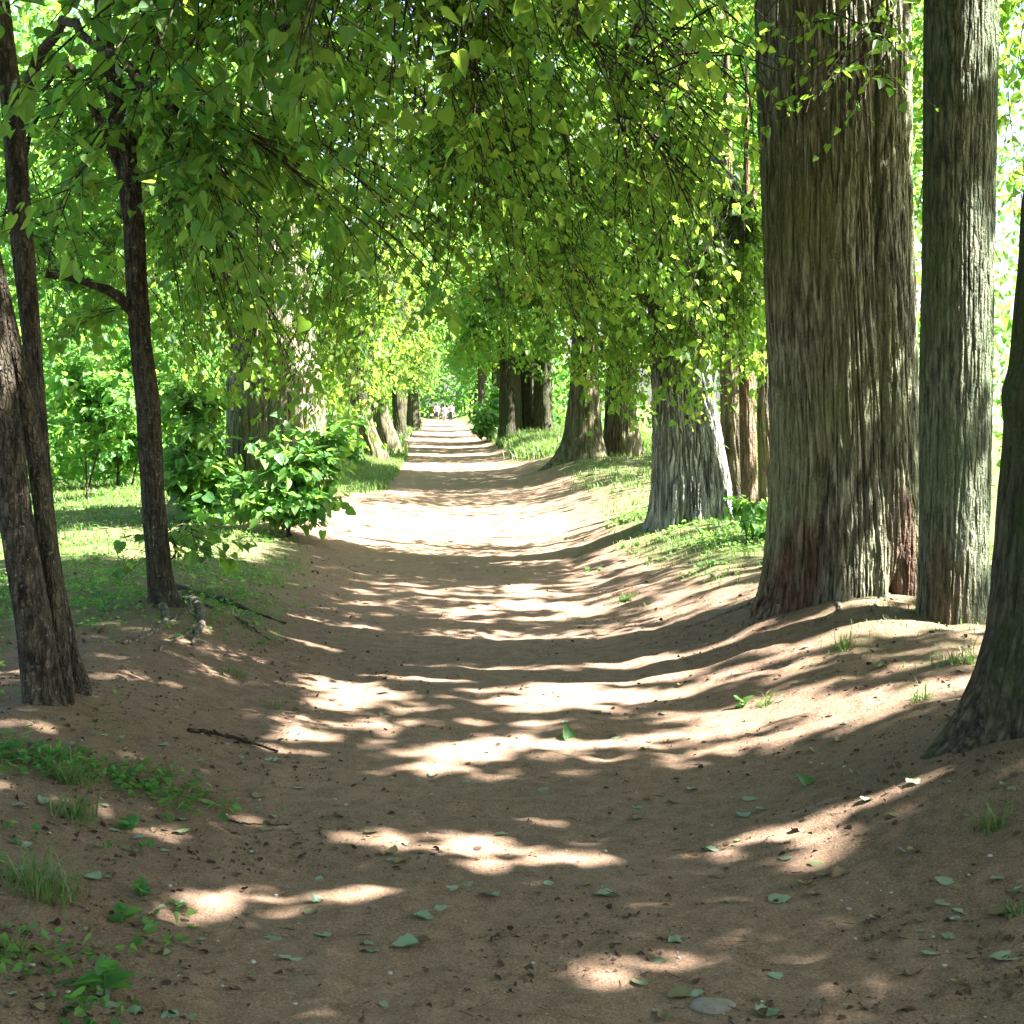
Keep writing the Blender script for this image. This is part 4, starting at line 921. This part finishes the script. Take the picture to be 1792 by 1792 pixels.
BIG = [(31,1408),(76,1407),(38,1519),(156,1535),(311,1435),(309,1457),(653,1457),(696,1510),(678,1496),(568,1637),(746,1608),(794,1555),(853,1566),(191,1763),(334,1783),(339,1368),(455,1393),(600,1431),(502,1677),(553,1579),
       (1338,1417),(1215,1382),(1119,1413),(1114,1432),(1176,1403),(1425,1315),(1467,1298),(1317,1399),(1296,1428),(1370,1574),(1248,1489),(1370,1503),(1423,1512),(1442,1530),(1467,1532),(1404,1548),(1649,1541),(1771,1563),(1677,1595),
       (1533,1607),(1181,1647),(1156,1682),(1119,1718),(1199,1743),(1161,1780),(1634,1670),(1338,1772),(1751,1677),(1519,1400),(1607,1368),(955,1382),(1756,1598),(1597,1705),(1672,1721)]
for k, (px, py) in enumerate(BIG):
    fallen(px, py, random.uniform(.042, .066), LM[k % 9], 'pale green curled leaf lying on the bare earth of the foreground', 'pale fallen leaves in the foreground')
def one_off(px, py, size, rnd, label, tilt, rz, green=False):
    me = LM[3].copy()
    if green: me.materials.clear(); me.materials.append(M_SHRUB)
    a = me.attributes['rnd']; a.data.foreach_set('value', np.full(len(me.vertices), rnd, np.float32)); 
    return fallen(px, py, size, me, label, 'leaves singled out on the path', tilt=tilt, rz=rz)
o = one_off(700, 1656, .075, .05, 'largest pale leaf with upturned tip in the left foreground', .1, 1.9)
o = one_off(993, 1288, .085, .2, 'bright green leaf standing on edge in the dappled light mid path', .1, .4, True); o.rotation_euler = (.9, .2, .4); o.location.z += .02
o = one_off(1405, 1376, .08, .1, 'dark green leaf propped upright in the shade at right', .1, 1., True); o.rotation_euler = (.8, -.3, 1.0); o.location.z += .02
o = one_off(1054, 1568, .075, .2, 'dark folded leaf in the middle of the shaded foreground', .2, 2.)
o = one_off(1040, 1248, .05, .98, 'small yellow leaf in the light patches mid path', .2, 1.)
cnt = 0
while cnt < 150:
    px = rng.uniform(0, 1792); py = 1100+680*rng.random()
    w = gpt(px, py)
    if w[1] > 11 or rng.random() > (.35+.5*(w[0] < -.4)+.25*(w[0] > 1.3)): continue
    fallen(px, py, random.uniform(.022, .045), LM[int(rng.integers(9))], 'small curled leaf scattered on the bare earth', 'small fallen leaves scattered on the path'); cnt += 1
# bits too many to count
f = Foliage()
n = 24000
Y = 3.4+rng.random(n)**1.5*11; X = rng.uniform(-.42, .46, n)*Y+.3
k = rng.random(n) < np.clip(.10+1.3*noise(X*1.6, Y*1.6, 3)+.5*noise(X*5, Y*5, 8)+.45*sstep(-.2, -1., X)+.5*sstep(1.0, 1.6, X), .05, 1)
X, Y = X[k], Y[k]; P = np.stack([X, Y, height(X, Y)+.003], -1)
f.leaves(P, unit(rng.normal(size=P.shape)*np.array([1, 1, .35])), unit(np.array([0, 0, 1.])+rng.normal(size=P.shape)*.5), .006+.026*rng.random(len(P))**2.6, 0)
tag(f.build('leaf_litter', M_DEAD), 'dark crumbs of dead leaf and bud scales strewn over the path', 'litter', kind='stuff')
n = 380; Y = 3.4+rng.random(n)**1.4*8; X = rng.uniform(-.35, .4, n)*Y+.1
a = rng.uniform(0, 6.28, n); L = rng.uniform(.006, .026, n); z = height(X, Y)+.002
P0 = np.stack([X-np.cos(a)*L, Y-np.sin(a)*L, z], -1); P1 = np.stack([X+np.cos(a)*L, Y+np.sin(a)*L, z+rng.uniform(0, .006, n)], -1)
V, Fc = seg_tubes(P0, P1, np.full(n, .0012), np.full(n, .0008), 4)
tag(mesh_np('twig_litter', V, [Fc], M_TWIG), 'thin broken twigs strewn over the path', 'litter', kind='stuff')
# pebbles
ico = []
t_ = (1+5**.5)/2
iv = unit(np.array([(-1,t_,0),(1,t_,0),(-1,-t_,0),(1,-t_,0),(0,-1,t_),(0,1,t_),(0,-1,-t_),(0,1,-t_),(t_,0,-1),(t_,0,1),(-t_,0,-1),(-t_,0,1)], float))
ifc = np.array([(0,11,5),(0,5,1),(0,1,7),(0,7,10),(0,10,11),(1,5,9),(5,11,4),(11,10,2),(10,7,6),(7,1,8),(3,9,4),(3,4,2),(3,2,6),(3,6,8),(3,8,9),(4,9,5),(2,4,11),(6,2,10),(8,6,7),(9,8,1)])
n = 420; Y = 3.4+rng.random(n)**1.4*7; X = rng.uniform(-.32, .38, n)*Y+.1
S = (.0025+.007*rng.random(n)**3)
C = np.stack([X, Y, height(X, Y)+S*.2], -1)
V = (C[:, None]+iv[None]*S[:, None, None]*np.array([1, 1, .6])*rng.uniform(.7, 1.3, (n, 12, 1))).reshape(-1, 3)
tag(mesh_np('pebbles', V, [(ifc[None]+(np.arange(n)*12)[:, None, None]).reshape(-1, 3)], M_PEBBLE), 'pale pebbles pressed into the earth path', 'pebbles', kind='stuff')
# flat stones
def stone(px, py, sx, sy, sz, label):
    g = gpt(px, py); u, v = np.meshgrid(np.linspace(0, 2*math.pi, 40, endpoint=False), np.linspace(0, math.pi, 18))
    P = np.stack([np.cos(u)*np.sin(v), np.sin(u)*np.sin(v), np.cos(v)], -1)
    r = 1+.18*noise(P[..., 0]*1.7+px, P[..., 1]*1.7, P[..., 2]*1.7)+.04*noise(P[..., 0]*6, P[..., 1]*6, P[..., 2]*6)
    P = np.sign(P)*np.abs(P)**.85*r[..., None]*np.array([sx, sy, sz])+g
    i, j = np.meshgrid(np.arange(17), np.arange(40), indexing='ij'); jn = (j+1) % 40
    Fc = np.stack([i*40+j, (i+1)*40+j, (i+1)*40+jn, i*40+jn], -1).reshape(-1, 4)
    tag(mesh_np('flat_stone', P.reshape(-1, 3), [Fc], M_STONE, origin=g), label, 'stone')
stone(1247, 1762, .062, .045, .016, 'smooth grey stone half sunk in the path at the bottom')
# sticks
def stick(pxs, r, label):
    pts = root_path(pxs, r*.8); c = smooth_curve(pts, 14); c[:, 2] += rng.normal(size=14)*.002
    V, Fc = polytube(c, np.linspace(r, r*.5, 14), 7, .15)
    tag(mesh_np('stick', V, [Fc], M_TWIG, attrs={'wear': np.zeros(len(V))}, origin=pts[0]), label, 'stick', 'sticks lying on the path')
stick([(330, 1281), (370, 1285), (430, 1300), (486, 1318)], .011, 'long dark curved stick on the left side of the path')
stick([(208, 1358), (232, 1365), (254, 1370), (277, 1362)], .006, 'short bent twig left of the path below the long stick')
stick([(395, 1436), (440, 1444), (505, 1444)], .004, 'thin pale twig lying level in the left shade')

# ------------------------------------------------------------------ bench, fence, people
g = gpt(682, 789); d = g[1]
bench = empty('bench', g); tag(bench, 'small grey plank bench against the curved trunk on the left', 'bench')
def box(name, c, s, mat, parent, rz=0):
    c = np.array(c); V = np.array([(x, y, z) for x in (-1, 1) for y in (-1, 1) for z in (-1, 1)], float)*np.array(s)/2
    ca, sa = math.cos(rz), math.sin(rz); V = np.stack([V[:, 0]*ca-V[:, 1]*sa, V[:, 0]*sa+V[:, 1]*ca, V[:, 2]], -1)+c
    Fc = np.array([(0, 1, 3, 2), (4, 6, 7, 5), (0, 4, 5, 1), (2, 3, 7, 6), (0, 2, 6, 4), (1, 5, 7, 3)])
    o = mesh_np(name, V, [Fc], mat, parent, smooth=False)
    b = o.modifiers.new('bevel', 'BEVEL'); b.width = min(s)*.12; b.segments = 2
    return o
box('seat', g+np.array([0, .5, .40]), (.36, 1.5, .06), M_WOOD, bench)
for yy in (0, 1.0): box('leg', g+np.array([0, yy, .175]), (.26, .12, .39), M_WOOD, bench)
gF = on_ground(17.0, 45.0)
fence = empty('fence', gF); tag(fence, 'pale sunlit railing fence with thin upright bars beyond the right-hand trunks', 'fence')
FX = np.arange(11.0, 24.0, .16); n = len(FX)
zz = height(FX, np.full(n, 45.))
for k, (x, z) in enumerate(zip(FX, zz)):
    if k % 12 == 0: box('post', (x, 45.0, z+1.15), (.12, .12, 2.3), M_WHITE, fence)
xb = np.array([x for k, x in enumerate(FX) if k % 12]); zb = height(xb, np.full(len(xb), 45.))
V, Fc = seg_tubes(np.stack([xb, np.full(len(xb), 45.), zb+.1], -1), np.stack([xb, np.full(len(xb), 45.), zb+2.05], -1), np.full(len(xb), .014), np.full(len(xb), .014), 6)
mesh_np('bars', V, [Fc], M_WHITE, fence)
za, zc = float(zz[0]), float(zz[-1])
for hh in (.35, 1.9):
    V, Fc = polytube([(11, 45.03, za+hh), (17.5, 45.03, .5*(za+zc)+hh), (24, 45.03, zc+hh)], [.025]*3, 6); mesh_np('rail', V, [Fc], M_WHITE, fence)

def person(x, y, label, top, bottom, h=1.7, stride=.16, arm=.1, hairc=None, shorts=False):
    g = on_ground(x, y); root = empty('person', g); tag(root, label, 'person', 'people walking far down the avenue')
    k = h/1.7
    J = {'pelvis': (0, 0, .95), 'waist': (0, 0, 1.08), 'chest': (0, 0, 1.30), 'neck': (0, 0, 1.46), 'head0': (0, -.01, 1.54), 'head1': (0, -.015, 1.66)}
    for s_, n_ in ((-1, 'l'), (1, 'r')):
        J['hip'+n_] = (.09*s_, 0, .90); J['knee'+n_] = (.10*s_, -.06-stride*.4*s_, .49); J['ank'+n_] = (.10*s_, stride*(-s_)*.9+.04, .09); J['toe'+n_] = (.11*s_, stride*(-s_)*.9-.13, .03)
        J['sh'+n_] = (.18*s_, 0, 1.40); J['elb'+n_] = (.24*s_, .04+arm*s_, 1.13); J['wri'+n_] = (.23*s_, -.08+arm*1.5*s_, .90); J['hand'+n_] = (.23*s_, -.11+arm*1.6*s_, .81)
    R = dict(pelvis=(.15, .10), waist=(.13, .09), chest=(.15, .10), neck=(.055, .055), head0=(.075, .085), head1=(.07, .085), hip=(.085, .085), knee=(.055, .055), ank=(.038, .04), toe=(.035, .03), sh=(.055, .055), elb=(.042, .042), wri=(.03, .03), hand=(.032, .04))
    names = list(J); E = [('pelvis', 'waist'), ('waist', 'chest'), ('chest', 'neck'), ('neck', 'head0'), ('head0', 'head1')]
    for n_ in 'lr': E += [('pelvis', 'hip'+n_), ('hip'+n_, 'knee'+n_), ('knee'+n_, 'ank'+n_), ('ank'+n_, 'toe'+n_), ('chest', 'sh'+n_), ('sh'+n_, 'elb'+n_), ('elb'+n_, 'wri'+n_), ('wri'+n_, 'hand'+n_)]
    me = bpy.data.meshes.new('body'); me.from_pydata([tuple(np.array(J[n])*k) for n in names], [(names.index(a), names.index(b)) for a, b in E], [])
    o = bpy.data.objects.new('body', me); link(o, root); me.materials.append(M_SKIN)
    sk = o.modifiers.new('skin', 'SKIN')
    for n, v in zip(names, me.skin_vertices[0].data):
        key = n if n in R else n[:-1]; v.radius = tuple(r*k for r in R[key]); v.use_root = n == 'pelvis'
    o.modifiers.new('sub', 'SUBSURF').levels = 2; o.modifiers['sub'].render_levels = 2
    def garment(name, chains, mat):
        Vs, Fs, n0 = [], [], 0
        for pts, rad in chains:
            V, Fc = polytube(smooth_curve(np.array(pts)*k+g, 10), np.interp(np.linspace(0, 1, 10), np.linspace(0, 1, len(rad)), np.array(rad)*k), 12)
            Vs.append(V); Fs.append(Fc+n0); n0 += len(V)
        o2 = mesh_np(name, np.concatenate(Vs), [np.concatenate(Fs)], mat, root)
        so = o2.modifiers.new('thick', 'SOLIDIFY'); so.thickness = .008
    garment('shirt', [([J['pelvis'], J['waist'], J['chest'], (0, 0, 1.45)], [.19, .175, .20, .09])]+[([J['sh'+n_], J['elb'+n_]], [.085, .065]) for n_ in 'lr'], top)
    legs = []
    for n_ in 'lr':
        hp, kn, an = J['hip'+n_], J['knee'+n_], J['ank'+n_]
        legs.append(([(hp[0], hp[1], .98), hp, kn]+([] if shorts else [an]), [.12, .12, .09]+([] if shorts else [.07])))
    garment('shorts' if shorts else 'trousers', legs, bottom)
    u, v = np.meshgrid(np.linspace(0, 2*math.pi, 16, endpoint=False), np.linspace(0, 1.9, 8))
    P = np.stack([np.cos(u)*np.sin(v)*.098, np.sin(u)*np.sin(v)*.115+.012, np.cos(v)*.125], -1).reshape(-1, 3)*k+np.array(J['head1'])*k*np.array([1, 1, .985])+g
    i, j = np.meshgrid(np.arange(7), np.arange(16), indexing='ij'); jn = (j+1) % 16
    mesh_np('hair', P, [np.stack([i*16+j, (i+1)*16+j, (i+1)*16+jn, i*16+jn], -1).reshape(-1, 4)], hairc or M_HAIR, root)
    return root
person(-.28, 139, 'person in a pink top and dark shorts walking far down the path', M_PINK, M_DARK, 1.7, .18, shorts=True)
person(.42, 140, 'person in a lilac top and pale trousers walking far down the path, in the middle', M_LILAC, M_PALE, 1.62, .12, .06)
person(1.05, 141, 'person in a pink top and long dark trousers at the right of the far walkers', M_PINK, M_DARK, 1.74, .16, .08)

# ------------------------------------------------------------------ light, camera
w = bpy.data.worlds.new('World'); scene.world = w; w.use_nodes = True
nt = w.node_tree; bg = nt.nodes['Background']; sk = nt.nodes.new('ShaderNodeTexSky'); sk.sky_type = 'NISHITA'; sk.sun_disc = False
sk.sun_elevation = SUN_EL; sk.sun_rotation = math.pi/2-SUN_A; sk.air_density = 1.0; sk.dust_density = 2.5
nt.links.new(sk.outputs[0], bg.inputs[0]); bg.inputs[1].default_value = .05
sun = bpy.data.lights.new('sun', 'SUN'); sun.energy = 5.0; sun.angle = math.radians(.53); sun.color = (1, .965, .93)
so = bpy.data.objects.new('sun', sun); COL.objects.link(so); so.rotation_euler = Vector(SD).to_track_quat('Z', 'Y').to_euler(); so.location = (20, 0, 30)
cam = bpy.data.cameras.new('camera'); co = bpy.data.objects.new('camera', cam); COL.objects.link(co)
co.location = (0, 0, CH); co.rotation_euler = (math.pi/2, 0, 0)
cam.sensor_width = 36; cam.lens = F/1792*36; cam.shift_x = (896-VX)/1792; cam.shift_y = (HY-896)/1792
cam.clip_start = .05; cam.clip_end = 2000
scene.camera = co
scene.view_settings.view_transform = 'Standard'; scene.view_settings.look = 'None'; scene.view_settings.gamma = 1; scene.view_settings.use_curve_mapping = False
scene.view_settings.exposure = 3.78
cy = scene.cycles
cy.max_bounces = 7; cy.diffuse_bounces = 4; cy.glossy_bounces = 2; cy.transmission_bounces = 5; cy.transparent_max_bounces = 4
cy.use_denoising = True; cy.caustics_reflective = False; cy.caustics_refractive = False; cy.sample_clamp_indirect = 6
